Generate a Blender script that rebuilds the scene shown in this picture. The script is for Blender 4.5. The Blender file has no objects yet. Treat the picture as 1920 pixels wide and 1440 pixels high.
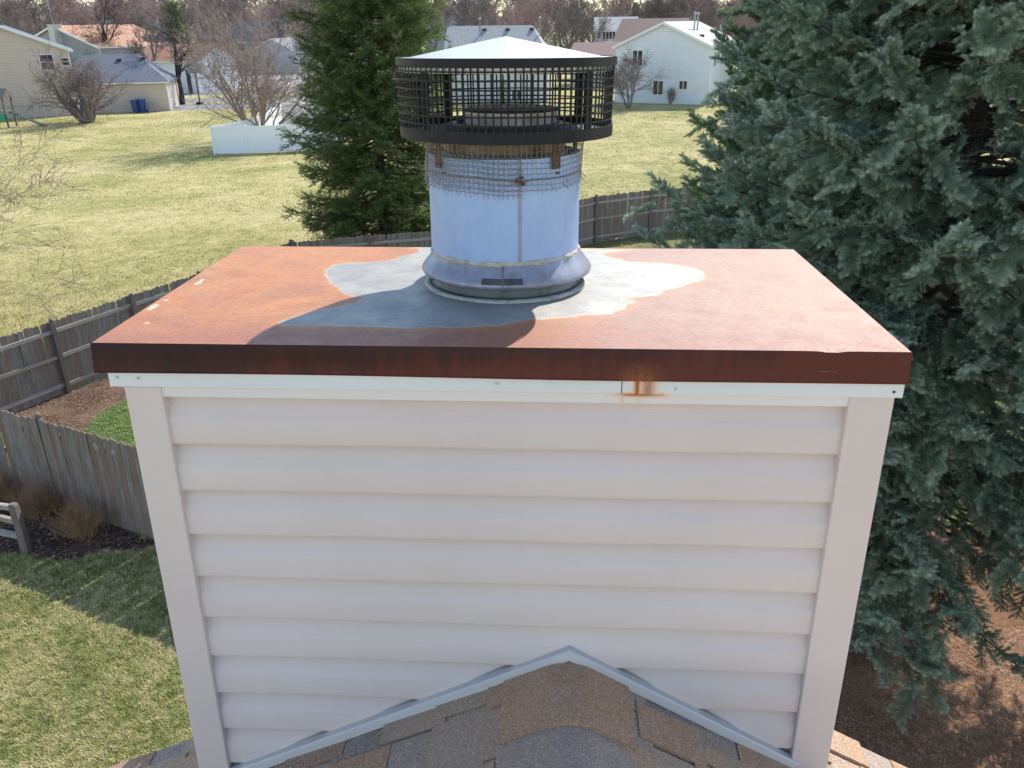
import bpy, math, random
import numpy as np
from mathutils import Matrix, Vector

sc = bpy.context.scene
col = sc.collection
PI = math.pi
random.seed(7)
rng = np.random.default_rng(7)

# ------------------------------------------------------------------ camera
F = 1560.0                      # focal length in pixels of the 1920 wide photograph
CAM = np.array([0, 0, 8.2])
def basis(pitch, roll, yaw):
    fw = np.array([math.sin(yaw)*math.cos(pitch), math.cos(yaw)*math.cos(pitch), -math.sin(pitch)])
    r = np.array([math.cos(yaw), -math.sin(yaw), 0]); u = np.cross(r, fw)
    c, s = math.cos(roll), math.sin(roll)
    return np.stack([c*r+s*u, -s*r+c*u, fw], 1)
BW = basis(math.atan(680/F), -.014, 0)
BC = basis(.3879, -.0061, -.0522)             # the same camera seen from the chimney's own frame
CC = np.array([.0572, -1.5733, .5607])
RM = BW @ BC.T
TM = CAM - RM @ CC
M = Matrix(((*RM[0], TM[0]), (*RM[1], TM[1]), (*RM[2], TM[2]), (0, 0, 0, 1)))
cd = bpy.data.cameras.new('camera'); cam = bpy.data.objects.new('camera', cd); col.objects.link(cam)
cd.sensor_fit = 'HORIZONTAL'; cd.sensor_width = 36; cd.lens = 36*F/1920
cd.clip_start = .05; cd.clip_end = 6000
B = BW
cam.matrix_world = Matrix(((B[0, 0], B[0, 1], -B[0, 2], CAM[0]), (B[1, 0], B[1, 1], -B[1, 2], CAM[1]), (B[2, 0], B[2, 1], -B[2, 2], CAM[2]), (0, 0, 0, 1)))
sc.camera = cam

# ------------------------------------------------------------------ light
SUN_EL, SUN_AZ = math.radians(43), math.radians(30.4)     # azimuth from +Y towards +X
w = bpy.data.worlds.new('World'); sc.world = w; w.use_nodes = True
nt = w.node_tree; nt.nodes.clear()
wo = nt.nodes.new('ShaderNodeOutputWorld'); bg = nt.nodes.new('ShaderNodeBackground'); sky = nt.nodes.new('ShaderNodeTexSky')
sky.sky_type = 'NISHITA'; sky.sun_disc = False; sky.sun_elevation = SUN_EL; sky.sun_rotation = SUN_AZ
sky.air_density = 1.0; sky.dust_density = .3; sky.ozone_density = .45; sky.altitude = 200
bg.inputs[1].default_value = .15
nt.links.new(sky.outputs[0], bg.inputs[0]); nt.links.new(bg.outputs[0], wo.inputs[0])
sd = bpy.data.lights.new('sun', 'SUN'); sun = bpy.data.objects.new('sun', sd); col.objects.link(sun)
sd.energy = 3.5; sd.angle = math.radians(.5); sd.color = (1, .94, .85)
sv = Vector((math.sin(SUN_AZ)*math.cos(SUN_EL), math.cos(SUN_AZ)*math.cos(SUN_EL), math.sin(SUN_EL)))
sun.rotation_euler = sv.to_track_quat('Z', 'Y').to_euler(); sun.location = (0, 0, 30)
sc.view_settings.view_transform = 'Standard'; sc.view_settings.look = 'None'
sc.view_settings.exposure = 1.02; sc.view_settings.gamma = 1
sc.cycles.max_bounces = 6; sc.cycles.diffuse_bounces = 3; sc.cycles.glossy_bounces = 3
sc.cycles.transparent_max_bounces = 6; sc.cycles.sample_clamp_indirect = 4

# ------------------------------------------------------------------ geometry of the view
def G(x, y, z=0.):                       # photograph pixel -> point on the level z
    d = BW @ np.array([x-960, 720-y, F]); return CAM + d*(z-CAM[2])/d[2]
def ATY(x, y, Y):                        # pixel -> point at distance Y
    d = BW @ np.array([x-960, 720-y, F]); return CAM + d*(Y/d[1])
def CP(x, y, n, k):                      # pixel -> point on the plane n.p = k in the chimney's frame
    d = BC @ np.array([x-960, 720-y, F]); n = np.array(n, float); return CC + d*(k-n@CC)/(n@d)

# ------------------------------------------------------------------ materials
def mat(name, color, rough=.8, metal=0., spec=.5):
    m = bpy.data.materials.new(name); m.use_nodes = True
    b = m.node_tree.nodes['Principled BSDF']
    b.inputs['Base Color'].default_value = (*color, 1); b.inputs['Roughness'].default_value = rough
    b.inputs['Metallic'].default_value = metal; b.inputs['Specular IOR Level'].default_value = spec
    return m
class N:
    def __init__(s, m): s.m = m; s.t = m.node_tree; s.b = s.t.nodes['Principled BSDF']
    def new(s, typ, **kw):
        n = s.t.nodes.new('ShaderNode'+typ)
        for k, v in kw.items(): setattr(n, k, v)
        return n
    def link(s, a, b): s.t.links.new(a, b)
    def coord(s, kind='Object', scale=(1, 1, 1), rot=(0, 0, 0)):
        if kind == 'Position': o = s.new('NewGeometry').outputs['Position']
        else: o = s.new('TexCoord').outputs[kind]
        mp = s.new('Mapping'); mp.inputs['Scale'].default_value = scale; mp.inputs['Rotation'].default_value = rot
        s.link(o, mp.inputs[0]); return mp.outputs[0]
    def noise(s, vec, scale, detail=4, rough=.6, dist=0., out=0):
        n = s.new('TexNoise'); n.inputs['Scale'].default_value = scale; n.inputs['Detail'].default_value = detail
        n.inputs['Roughness'].default_value = rough; n.inputs['Distortion'].default_value = dist
        s.link(vec, n.inputs['Vector']); return n.outputs[out]
    def ramp(s, fac, stops, interp='LINEAR'):
        r = s.new('ValToRGB'); e = r.color_ramp.elements; r.color_ramp.interpolation = interp
        while len(e) < len(stops): e.new(.5)
        for k, (p, c) in enumerate(stops):
            e[k].position = p; e[k].color = (*c, 1) if isinstance(c, tuple) else (c, c, c, 1)
        s.link(fac, r.inputs[0]); return r.outputs[0]
    def mix(s, fac, a, b, mode='MIX'):
        x = s.new('Mix', data_type='RGBA', blend_type=mode); x.clamp_factor = True
        for sock, v in ((x.inputs[0], fac), (x.inputs[6], a), (x.inputs[7], b)):
            if isinstance(v, (int, float)): sock.default_value = v
            elif isinstance(v, tuple): sock.default_value = (*v, 1)
            else: s.link(v, sock)
        return x.outputs[2]
    def math(s, op, a, b=0., clamp=False):
        x = s.new('Math', operation=op); x.use_clamp = clamp
        for sock, v in ((x.inputs[0], a), (x.inputs[1], b)):
            if isinstance(v, (int, float)): sock.default_value = v
            else: s.link(v, sock)
        return x.outputs[0]
    def attr(s, name, out='Fac'):
        a = s.new('Attribute'); a.attribute_name = name; return a.outputs[out]
    def bump(s, h, strength=.3, dist=.01):
        b = s.new('Bump'); b.inputs['Strength'].default_value = strength; b.inputs['Distance'].default_value = dist
        s.link(h, b.inputs['Height']); s.link(b.outputs[0], s.b.inputs['Normal']); return b
    def color(s, c): s.link(c, s.b.inputs['Base Color'])
    def rough(s, c): s.link(c, s.b.inputs['Roughness'])
MT = {}
# vinyl siding
m = mat('vinyl_siding', (.66, .6, .55), .5); n = N(m); MT['siding'] = m
v = n.coord('Object', (2, 60, 90)); g = n.noise(v, 4, 6, .7)
sm = n.ramp(n.noise(n.coord('Object', (14, 1, .8)), 1.3, 6, .7), [(.55, 0.), (.8, .14)])
v2 = n.coord('Object', (1, 1, 1)); dirt = n.noise(v2, 2.2, 5, .6)
n.color(n.mix(n.math('ADD', sm, n.ramp(dirt, [(.35, .0), (.75, .5)])), (.76, .618, .545), (.65, .52, .455)))
tcs = n.new('TexCoord'); sps = n.new('SeparateXYZ'); n.link(tcs.outputs['Object'], sps.inputs[0]); n.bump(g, .5, .002); n.rough(n.ramp(g, [(.3, .42), (.7, .6)]))
m = mat('trim_aluminium', (.72, .665, .61), .42); n = N(m); MT['trim'] = m
g = n.noise(n.coord('Object'), 3, 4); n.color(n.mix(g, (.70, .61, .55), (.62, .54, .485)))
MT['flash'] = mat('flashing_aluminium', (.56, .53, .52), .4, .2)
# fascia with rust stain near x=.24 and scratches
m = mat('fascia_stained', (.8, .78, .74), .4); n = N(m); MT['fascia'] = m
tc = n.new('TexCoord'); sp = n.new('SeparateXYZ'); n.link(tc.outputs['Object'], sp.inputs[0]); X, Z = sp.outputs[0], sp.outputs[2]
nz = n.noise(n.coord('Object', (40, 1, 12)), 1.2, 5, .6)
def band(n, v, c, wdt, soft, wob=None):     # 1 inside |v-c|<wdt
    d = n.math('ABSOLUTE', n.math('SUBTRACT', v, c))
    if wob is not None: d = n.math('ADD', d, n.math('MULTIPLY', n.math('SUBTRACT', wob, .5), wdt*1.4))
    return n.math('SUBTRACT', 1., n.math('DIVIDE', n.math('SUBTRACT', d, wdt-soft), soft*2, ), True)
drip = n.math('MAXIMUM', band(n, X, .228, .007, .006, nz), n.math('MULTIPLY', band(n, X, .25, .016, .01, nz), .8))
low = n.math('MULTIPLY', band(n, Z, -.099, .006, .005, nz), band(n, X, .235, .048, .03, nz))
st2 = n.math('MULTIPLY', band(n, Z, -.109, .014, .006), n.math('MAXIMUM', n.math('MULTIPLY', band(n, X, .2, .005, .006, nz), .45), n.math('MULTIPLY', band(n, X, .232, .007, .006, nz), .3)))
upper = n.math('MULTIPLY', drip, n.math('GREATER_THAN', Z, -.1))
stain = n.math('MAXIMUM', upper, n.math('MAXIMUM', low, st2), True)
base = n.mix(n.noise(n.coord('Object'), 4, 4), (.80, .785, .75), (.72, .70, .66))
scr = n.ramp(n.noise(n.coord('Object', (30, 1, 90)), 2, 8, .8), [(.60, .0), (.64, .7)])
scr = n.math('MULTIPLY', scr, n.math('MAXIMUM', band(n, X, .07, .04, .02), n.math('MULTIPLY', band(n, X, .15, .02, .01), .8)))
base = n.mix(n.math('LESS_THAN', Z, -.0972), base, (.80, .72, .66))
base = n.mix(scr, base, (.16, .15, .14))
n.color(n.mix(stain, base, n.ramp(n.math('MULTIPLY', nz, stain), [(.08, (.85, .52, .16)), (.28, (.70, .24, .025)), (.46, (.42, .11, .012)), (.62, (.16, .04, .01))])))
# rusty cap top
m = mat('rusty_cap_sheet', (.4, .15, .07), .5); n = N(m); MT['cap'] = m
v = n.coord('Object'); 
d0 = n.attr('zinc'); nf = n.noise(v, 26, 9, .75, .3); nb = n.noise(v, 7, 3, .5)
d = n.math('ADD', d0, n.math('MULTIPLY', n.math('SUBTRACT', nf, .5), .05))
zm = n.ramp(n.math('ADD', n.math('MULTIPLY', d, 40.), .5), [(.3, 0.), (.7, 1.)])
grain = n.noise(n.coord('Object', (26, 60, 10)), 3, 5, .8); big = n.noise(v, 2.6, 6, .6, .4); fine = n.noise(v, 90, 5, .7); streak = n.noise(n.coord('Object', (5, 30, 5)), 6, 5, .7)
spx = n.new('SeparateXYZ'); tcx = n.new('TexCoord'); n.link(tcx.outputs['Object'], spx.inputs[0])
xo = n.math('ADD', n.math('MULTIPLY', spx.outputs[0], .75), n.math('ADD', .5, n.math('MULTIPLY', n.math('SUBTRACT', big, .5), .8)))
r_or = n.mix(n.ramp(n.noise(v, 4.5, 8, .7, .6), [(.38, 0.), (.62, 1.)]), (.56, .215, .05), (.42, .15, .045))
r_br = n.mix(n.ramp(n.noise(v, 9, 8, .7, .3), [(.35, 0.), (.66, 1.)]), (.36, .19, .125), (.30, .148, .092))
rust = n.mix(n.ramp(xo, [(.38, 0.), (.66, 1.)]), r_or, r_br)
rust = n.mix(n.ramp(streak, [(.5, 0.), (.75, .25)]), rust, (.42, .26, .19))
rust = n.mix(n.ramp(n.noise(v, 3.1, 7, .75, 1.), [(.52, 0.), (.7, .35)]), rust, (.19, .065, .038))
front = n.math('MULTIPLY', n.ramp(n.math('ADD', spx.outputs[1], n.math('MULTIPLY', big, .12)), [(.1, 1.), (.26, 0.)]), .55)
rust = n.mix(front, rust, (.26, .08, .055))
rust = n.mix(n.ramp(fine, [(.5, 0.), (.7, .4)]), rust, (.13, .05, .034))
halo = n.ramp(n.math('ADD', n.math('MULTIPLY', d, 9.), .5), [(.20, 0.), (.48, .55)])
rust = n.mix(halo, rust, (.50, .20, .045))
zinc = n.mix(n.ramp(n.noise(v, 14, 7, .7), [(.35, 0.), (.65, 1.)]), (.38, .36, .315), (.25, .24, .22))
speck = n.ramp(n.noise(v, 160, 3, .6), [(.66, 0.), (.72, 1.)])
spm = n.math('MULTIPLY', speck, n.ramp(d0, [(.0, 1.), (.13, .15)]))
zinc = n.mix(.12, zinc, (.1, .1, .1)); zinc = n.mix(spm, zinc, (.74, .75, .72))
edge = n.ramp(n.math('ADD', n.math('MULTIPLY', d, 22.), .5), [(.5, 1.), (.66, 0.)])
zinc = n.mix(n.math('MULTIPLY', edge, .45), zinc, (.66, .58, .40))
rust = n.mix(n.ramp(grain, [(.42, .35), (.6, 0.)]), rust, (.13, .05, .032)); rust = n.mix(n.ramp(grain, [(.55, 0.), (.72, .3)]), rust, (.46, .30, .22))
pt = n.ramp(n.noise(v, 5.5, 4, .6, 1.2), [(.60, 0.), (.72, .6)]); rust = n.mix(pt, rust, (.27, .085, .04))
bare = n.attr('bare'); rust = n.mix(n.ramp(n.math('ADD', bare, n.math('MULTIPLY', n.math('SUBTRACT', nf, .5), .9)), [(.55, 0.), (.72, 1.)]), rust, (.62, .50, .34))
n.color(n.mix(zm, rust, zinc)); n.link(n.math('MULTIPLY', zm, .25), n.b.inputs['Metallic'])
n.rough(n.mix(zm, n.ramp(n.noise(v, 12, 7, .75), [(.38, .42), (.62, .60)]), n.ramp(nb, [(.3, .42), (.7, .6)])))
n.bump(n.noise(n.coord('Object', (1, 2.4, 1)), 60, 7, .8), .5, .003)
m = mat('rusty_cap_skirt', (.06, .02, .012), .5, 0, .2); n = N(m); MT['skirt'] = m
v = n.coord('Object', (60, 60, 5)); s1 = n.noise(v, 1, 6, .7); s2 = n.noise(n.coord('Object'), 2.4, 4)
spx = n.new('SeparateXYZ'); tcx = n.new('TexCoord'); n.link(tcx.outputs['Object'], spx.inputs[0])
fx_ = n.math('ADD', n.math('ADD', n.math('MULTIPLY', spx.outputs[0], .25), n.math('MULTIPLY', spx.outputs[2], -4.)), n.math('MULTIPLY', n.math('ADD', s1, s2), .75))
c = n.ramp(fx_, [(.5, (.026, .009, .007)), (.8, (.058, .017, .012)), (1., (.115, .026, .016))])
stn = n.math('MULTIPLY', band(n, spx.outputs[0], .235, .035, .03, s1), n.ramp(n.math('MULTIPLY', spx.outputs[2], -10.), [(.25, 0.), (.62, 1.)]))
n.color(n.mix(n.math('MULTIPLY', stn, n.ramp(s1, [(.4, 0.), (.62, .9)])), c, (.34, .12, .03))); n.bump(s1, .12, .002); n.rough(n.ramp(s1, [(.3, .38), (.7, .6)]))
# galvanised pipe
def galv(name, c1, c2, rough, metal, sc_=30):
    m = mat(name, c1, rough, metal); n = N(m)
    v = n.coord('Object'); g = n.noise(v, sc_, 6, .7); k = n.noise(n.coord('Object', (6, 6, 1)), 3, 5, .6)
    n.color(n.mix(n.ramp(n.math('MULTIPLY', n.math('ADD', g, k), .5), [(.38, 0.), (.62, 1.)]), c1, c2)); n.rough(n.ramp(g, [(.3, rough-.06), (.7, rough+.08)]))
    n.bump(n.noise(v, 4, 3), .12, .01)
    return m
MT['pipe'] = galv('galvanised_pipe', (.37, .50, .76), (.31, .43, .67), .45, .3)
MT['collar'] = galv('collar_metal', (.36, .355, .41), (.22, .21, .24), .45, .45)
MT['lid'] = galv('lid_metal', (.64, .62, .60), (.54, .52, .51), .34, .4, 12)
MT['inner'] = galv('weathered_inner_pipe', (.32, .22, .14), (.10, .07, .05), .5, .3, 18)
MT['outlet'] = galv('streaked_outlet_metal', (.80, .72, .66), (.40, .27, .22), .35, .4, 24)
MT['darkpipe'] = galv('weathered_flashing', (.16, .17, .16), (.09, .10, .09), .5, .4, 25)
MT['black'] = galv('black_painted_steel', (.010, .010, .013), (.020, .018, .021), .5, .1, 14)
MT['black'].node_tree.nodes['Principled BSDF'].inputs['Specular IOR Level'].default_value = .25
MT['tab'] = galv('smudged_tab', (.10, .085, .085), (.04, .034, .034), .6, .2, 60)
MT['pan'] = galv('sooty_pan', (.025, .022, .022), (.05, .042, .038), .55, .2, 10)
MT['rustbrown'] = galv('rusty_strap', (.12, .065, .04), (.05, .03, .022), .7, .1, 60)
MT['wire'] = mat('wire_steel', (.30, .26, .24), .4, .5)
MT['caulk'] = galv('old_sealant', (.55, .50, .42), (.32, .28, .22), .85, 0., 70)
# shingles (colour by piece)
m = mat('asphalt_shingle', (.2, .17, .15), .9); n = N(m); MT['shingle'] = m
oi = n.new('ObjectInfo'); v = n.coord('Object')
gr = n.noise(v, 420, 2, .9); gr2 = n.new('TexVoronoi'); gr2.inputs['Scale'].default_value = 380; n.link(v, gr2.inputs['Vector'])
grey = n.mix(n.noise(v, 9, 4), (.30, .232, .205), (.38, .305, .275)); brown = n.mix(n.noise(v, 9, 4), (.29, .145, .065), (.45, .245, .12))
wb = n.math('MULTIPLY', n.math('SUBTRACT', n.noise(v, 16, 3, .6), .5), .35)
base = n.ramp(n.math('ADD', n.attr('tint'), wb), [(.08, (.19, .155, .145)), (.25, (.35, .265, .215)), (.48, (.43, .285, .185)), (.70, (.50, .25, .105)), (.95, (.30, .135, .055))])
base = n.mix(n.noise(v, 260, 2, .8), base, n.mix(.5, base, (.5, .4, .32)))
base = n.mix(n.ramp(gr, [(.42, 1.), (.52, 0.)]), base, n.mix(.6, base, (.05, .035, .03)))
base = n.mix(n.ramp(gr2.outputs['Color'], [(.66, 0.), (.8, .5)]), base, (.66, .56, .46))
n.color(base); n.bump(gr2.outputs['Distance'], .6, .003)
MT['shingle_dark'] = mat('roof_underlay', (.02, .018, .016), .9)
# ground materials
def ground_mat(name, stops, sc_big, sc_mid, sc_fine, bump=.5, bdist=.03):
    m = mat(name, (.2, .2, .1), .95, 0, .2); n = N(m); v = n.coord('Position')
    a = n.noise(v, sc_big, 5, .6, .5); b = n.noise(v, sc_mid, 6, .7); c = n.noise(v, sc_fine, 3, .8)
    f = n.math('ADD', n.math('MULTIPLY', a, .45), n.math('ADD', n.math('MULTIPLY', b, .33), n.math('MULTIPLY', c, .22)))
    n.color(n.ramp(f, stops)); n.bump(n.math('ADD', n.math('MULTIPLY', b, .5), c), bump, bdist); return m
MT['field'] = ground_mat('field_grass_ground', [(.36, (.17, .19, .045)), (.46, (.30, .275, .10)), (.53, (.40, .345, .155)), (.64, (.50, .43, .24))], .16, 1.1, 9, .7, .05)
MT['lawn'] = ground_mat('lawn_ground', [(.36, (.06, .085, .02)), (.47, (.13, .14, .04)), (.56, (.24, .21, .09)), (.66, (.32, .27, .14))], .5, 4, 40, .8, .04)
MT['mulch'] = ground_mat('mulch_ground', [(.38, (.045, .028, .02)), (.5, (.14, .085, .055)), (.6, (.25, .17, .12))], .9, 14, 60, 1, .04)
MT['bed'] = ground_mat('dark_bed_soil', [(.4, (.035, .024, .02)), (.5, (.085, .055, .042)), (.6, (.20, .12, .08))], 1.2, 9, 40, 1, .04)
MT['needles'] = ground_mat('needle_litter', [(.38, (.10, .052, .03)), (.5, (.27, .135, .07)), (.62, (.42, .25, .15))], .7, 12, 90, 1, .03)  # litter colour lightened overall to make up for absent sun patches under the spruce
MT['asphalt'] = ground_mat('driveway_asphalt', [(.3, (.16, .16, .17)), (.7, (.26, .26, .27))], .3, 2, 20, .2, .01)
MT['concrete'] = ground_mat('street_concrete', [(.3, (.36, .33, .31)), (.7, (.5, .47, .45))], .3, 2, 20, .2, .01)
# blades take position noise
m = mat('grass_blade', (.15, .16, .05), .7, 0, .25); n = N(m); v = n.coord('Position')
f = n.math('ADD', n.math('MULTIPLY', n.noise(v, .9, 5, .65, .5), .62), n.math('MULTIPLY', n.new('ObjectInfo').outputs['Random'], .38))
n.color(n.ramp(f, [(.3, (.09, .15, .025)), (.42, (.21, .26, .055)), (.51, (.42, .385, .14)), (.64, (.66, .56, .31))])); MT['blade'] = m
m = mat('field_blade', (.3, .27, .1), .7, 0, .25); n = N(m); v = n.coord('Position')
f = n.math('ADD', n.math('MULTIPLY', n.noise(v, .35, 5, .65, .5), .62), n.math('MULTIPLY', n.new('ObjectInfo').outputs['Random'], .38))
n.color(n.ramp(f, [(.34, (.23, .245, .07)), (.46, (.39, .36, .13)), (.54, (.52, .455, .21)), (.66, (.68, .60, .34))])); MT['fblade'] = m
# wood
def wood(name, c1, c2, c3, long='z', sc_=1.):
    m = mat(name, c1, .85, 0, .2); n = N(m); oi = n.new('ObjectInfo')
    add = n.new('VectorMath', operation='ADD'); n.link(n.new('TexCoord').outputs['Object'], add.inputs[0])
    cx = n.new('CombineXYZ')
    for k in range(3): n.link(n.math('MULTIPLY', oi.outputs['Random'], 37.+k*11), cx.inputs[k])
    n.link(cx.outputs[0], add.inputs[1]); mp = n.new('Mapping'); mp.inputs['Scale'].default_value = (45*sc_, 45*sc_, 2.2) if long == 'z' else (2.2, 45*sc_, 45*sc_); n.link(add.outputs[0], mp.inputs[0])
    g = n.noise(mp.outputs[0], 1, 7, .65, .6); b = n.noise(add.outputs[0], 1.7, 4, .6)
    c = n.mix(n.ramp(g, [(.35, 0.), (.68, 1.)]), c1, c2)
    c = n.mix(n.ramp(n.math('ADD', n.math('MULTIPLY', b, .6), n.math('MULTIPLY', oi.outputs['Random'], .4)), [(.42, 0.), (.72, .85)]), c, c3)
    n.color(c); n.bump(g, .5, .006); return m
MT['picket'] = wood('weathered_cedar', (.31, .27, .24), (.10, .082, .072), (.20, .125, .085))
MT['rail'] = wood('weathered_rail', (.42, .39, .355), (.22, .195, .175), (.30, .24, .19), 'x')
MT['post'] = wood('weathered_post', (.22, .19, .17), (.11, .095, .085), (.16, .125, .1))
MT['bark_grey'] = wood('grey_bark', (.23, .19, .175), (.13, .105, .095), (.19, .155, .14))
MT['bark_red'] = wood('hazed_reddish_bark', (.38, .275, .25), (.24, .165, .15), (.34, .25, .23))  # reddish bark, lightened so its colour stands in for haze over far trees
MT['bark_dark'] = wood('dark_bark', (.085, .07, .062), (.04, .033, .03), (.07, .055, .05))
MT['bark_vase'] = wood('brown_grey_bark', (.36, .285, .25), (.21, .16, .14), (.30, .235, .205))
MT['bark_pale'] = wood('pale_twig_bark', (.34, .25, .19), (.2, .14, .1), (.28, .2, .15))
MT['tanstem'] = wood('dry_tan_stem', (.50, .33, .19), (.30, .18, .10), (.42, .26, .14))
# needles
def needle(name, c1, c2, tipc, trans=.25):
    m = mat(name, c1, .6, 0, .3); n = N(m); oi = n.new('ObjectInfo'); v = n.coord('Position')
    f = n.math('ADD', n.math('MULTIPLY', n.noise(v, 1.1, 3), .5), n.math('MULTIPLY', oi.outputs['Random'], .5))
    c = n.mix(n.ramp(f, [(.3, 0.), (.7, 1.)]), c1, c2)
    tip = n.attr('tip'); c = n.mix(n.math('MULTIPLY', tip, .8), c, tipc); n.color(c)
    tr = n.new('BsdfTranslucent'); n.link(c, tr.inputs[0]); ms = n.new('MixShader'); ms.inputs[0].default_value = trans
    n.link(n.b.outputs[0], ms.inputs[1]); n.link(tr.outputs[0], ms.inputs[2]); n.link(ms.outputs[0], n.t.nodes['Material Output'].inputs[0]); return m
MT['blue'] = needle('blue_spruce_needles', (.115, .185, .115), (.25, .345, .24), (.78, .83, .64))
MT['bluegreen'] = needle('spruce_green_needles', (.11, .19, .10), (.15, .23, .15), (.33, .40, .18), .35)
MT['green'] = needle('green_spruce_needles', (.085, .14, .05), (.14, .20, .06), (.34, .38, .13), .45)
MT['white'] = mat('white_vinyl', (.80, .81, .82), .35); MT['glass'] = mat('window_glass', (.02, .025, .03), .06, 0, .8)
MT['wframe'] = mat('window_frame_white', (.75, .75, .73), .4)
def siding_mat(name, c, pitch=.11):
    m = mat(name, c, .6); n = N(m); tc = n.new('TexCoord'); sp = n.new('SeparateXYZ'); n.link(tc.outputs['Object'], sp.inputs[0])
    fr = n.math('FRACT', n.math('DIVIDE', sp.outputs[2], pitch*2)); n.bump(fr, .8, .05)
    g = n.noise(n.coord('Object'), .7, 4)
    ln = n.ramp(fr, [(.0, .55), (.14, 1.)]); c2 = tuple(x*.86 for x in c)
    n.color(n.mix(1., n.mix(g, c, c2), ln, 'MULTIPLY')); return m
def roof_mat(name, c, spec=.3):
    m = mat(name, c, .85, 0, spec); n = N(m); v = n.coord('Object'); a = n.noise(n.coord('Object', (2.2, 5, 5)), 2.2, 3, .7); b = n.noise(v, 14, 3, .8)
    hi = tuple(min(1, x*1.5) for x in c); lo = tuple(x*.62 for x in c)
    n.color(n.ramp(n.math('ADD', n.math('MULTIPLY', a, .6), n.math('MULTIPLY', b, .4)), [(.35, lo), (.5, c), (.66, hi)])); n.bump(a, .5, .02); return m

# ------------------------------------------------------------------ mesh helpers
class MB:
    def __init__(s): s.v = []; s.f = []; s.n = 0; s.at = {}
    def add(s, v, f):
        v = np.asarray(v, float).reshape(-1, 3)
        s.v.append(v); s.f += [tuple(int(i)+s.n for i in q) for q in f]; s.n += len(v); return s
    def box(s, a, b, M3=None):
        x0, y0, z0 = a; x1, y1, z1 = b
        v = np.array([(x0, y0, z0), (x1, y0, z0), (x1, y1, z0), (x0, y1, z0), (x0, y0, z1), (x1, y0, z1), (x1, y1, z1), (x0, y1, z1)], float)
        if M3 is not None: v = v @ np.asarray(M3).T
        return s.add(v, [(0, 3, 2, 1), (4, 5, 6, 7), (0, 1, 5, 4), (1, 2, 6, 5), (2, 3, 7, 6), (3, 0, 4, 7)])
    def beam(s, p, q, w_, h, up=(0, 0, 1)):          # box between two points
        p = np.array(p, float); q = np.array(q, float); d = q-p; L = np.linalg.norm(d); d /= L
        sd_ = np.cross(d, up); sd_ /= np.linalg.norm(sd_); u = np.cross(sd_, d)
        v = [p+sd_*a*w_/2+u*b*h/2+d*t for t in (0, L) for a, b in ((-1, -1), (1, -1), (1, 1), (-1, 1))]
        return s.add(v, [(3, 2, 1, 0), (4, 5, 6, 7), (0, 1, 5, 4), (1, 2, 6, 5), (2, 3, 7, 6), (3, 0, 4, 7)])
    def lathe(s, prof, n_=64, c=(0, 0), closed=False, wob=None):
        k = len(prof); v = []
        for i in range(n_):
            t = 2*PI*i/n_; 
            for j, (r, z) in enumerate(prof):
                rr = r+(wob(t, j) if wob else 0); v.append((c[0]+rr*math.cos(t), c[1]+rr*math.sin(t), z))
        f = []
        for i in range(n_):
            for j in range(k-1 if not closed else k):
                a = i*k+j; b = i*k+(j+1) % k; c2 = ((i+1) % n_)*k
                f.append((a, c2+j, c2+(j+1) % k, b))
        return s.add(v, f)
    def tube(s, pts, r, n_=6, close=False, cap=True):
        pts = np.asarray(pts, float); k = len(pts)
        d = np.gradient(pts, axis=0); d /= np.linalg.norm(d, axis=1, keepdims=True)+1e-12
        ref = np.array([0, 0, 1.]) if abs(d[0][2]) < .9 else np.array([1., 0, 0]); v = []
        rr = np.full(k, r) if np.isscalar(r) else np.asarray(r)
        for i in range(k):
            a = np.cross(d[i], ref); a /= np.linalg.norm(a); b = np.cross(d[i], a)
            for j in range(n_):
                t = 2*PI*j/n_; v.append(pts[i]+rr[i]*(a*math.cos(t)+b*math.sin(t)))
        f = [(i*n_+j, i*n_+(j+1) % n_, (i+1)*n_+(j+1) % n_, (i+1)*n_+j) for i in range(k-1) for j in range(n_)]
        if cap: f += [tuple(range(n_)), tuple(range(k*n_-1, (k-1)*n_-1, -1))]
        return s.add(v, f)
    def build(s, name, m, parent=None, smooth=False, **kw):
        me = bpy.data.meshes.new(name)
        V = np.concatenate(s.v) if s.v else np.zeros((0, 3))
        me.from_pydata(V.tolist(), [], s.f); 
        if smooth: me.shade_smooth()
        return link(name, me, m, parent, **kw)
def link(name, me, m, parent=None, loc=None, rot=None, kind=None, label=None):
    o = bpy.data.objects.new(name, me); col.objects.link(o)
    if m is not None and not len(me.materials): me.materials.append(m)
    if parent is not None: o.parent = parent
    if loc is not None: o.location = loc
    if rot is not None: o.rotation_euler = rot
    if kind: o['kind'] = kind
    if label: o['label'] = label
    return o
def thing(name, label, cat, loc=(0, 0, 0), rz=0., group=None, matrix=None):
    o = bpy.data.objects.new(name, None); col.objects.link(o); o.empty_display_size = .2
    if matrix is not None: o.matrix_world = matrix
    else: o.location = loc; o.rotation_euler = (0, 0, rz)
    o['label'] = label; o['category'] = cat
    if group: o['group'] = group
    return o
def tag(o, label, cat, group=None):
    o['label'] = label; o['category'] = cat
    if group: o['group'] = group
    return o
def copy_tree(o, parent=None):
    c = o.copy(); col.objects.link(c); c.parent = parent
    for ch in list(o.children): copy_tree(ch, c)
    return c
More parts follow.
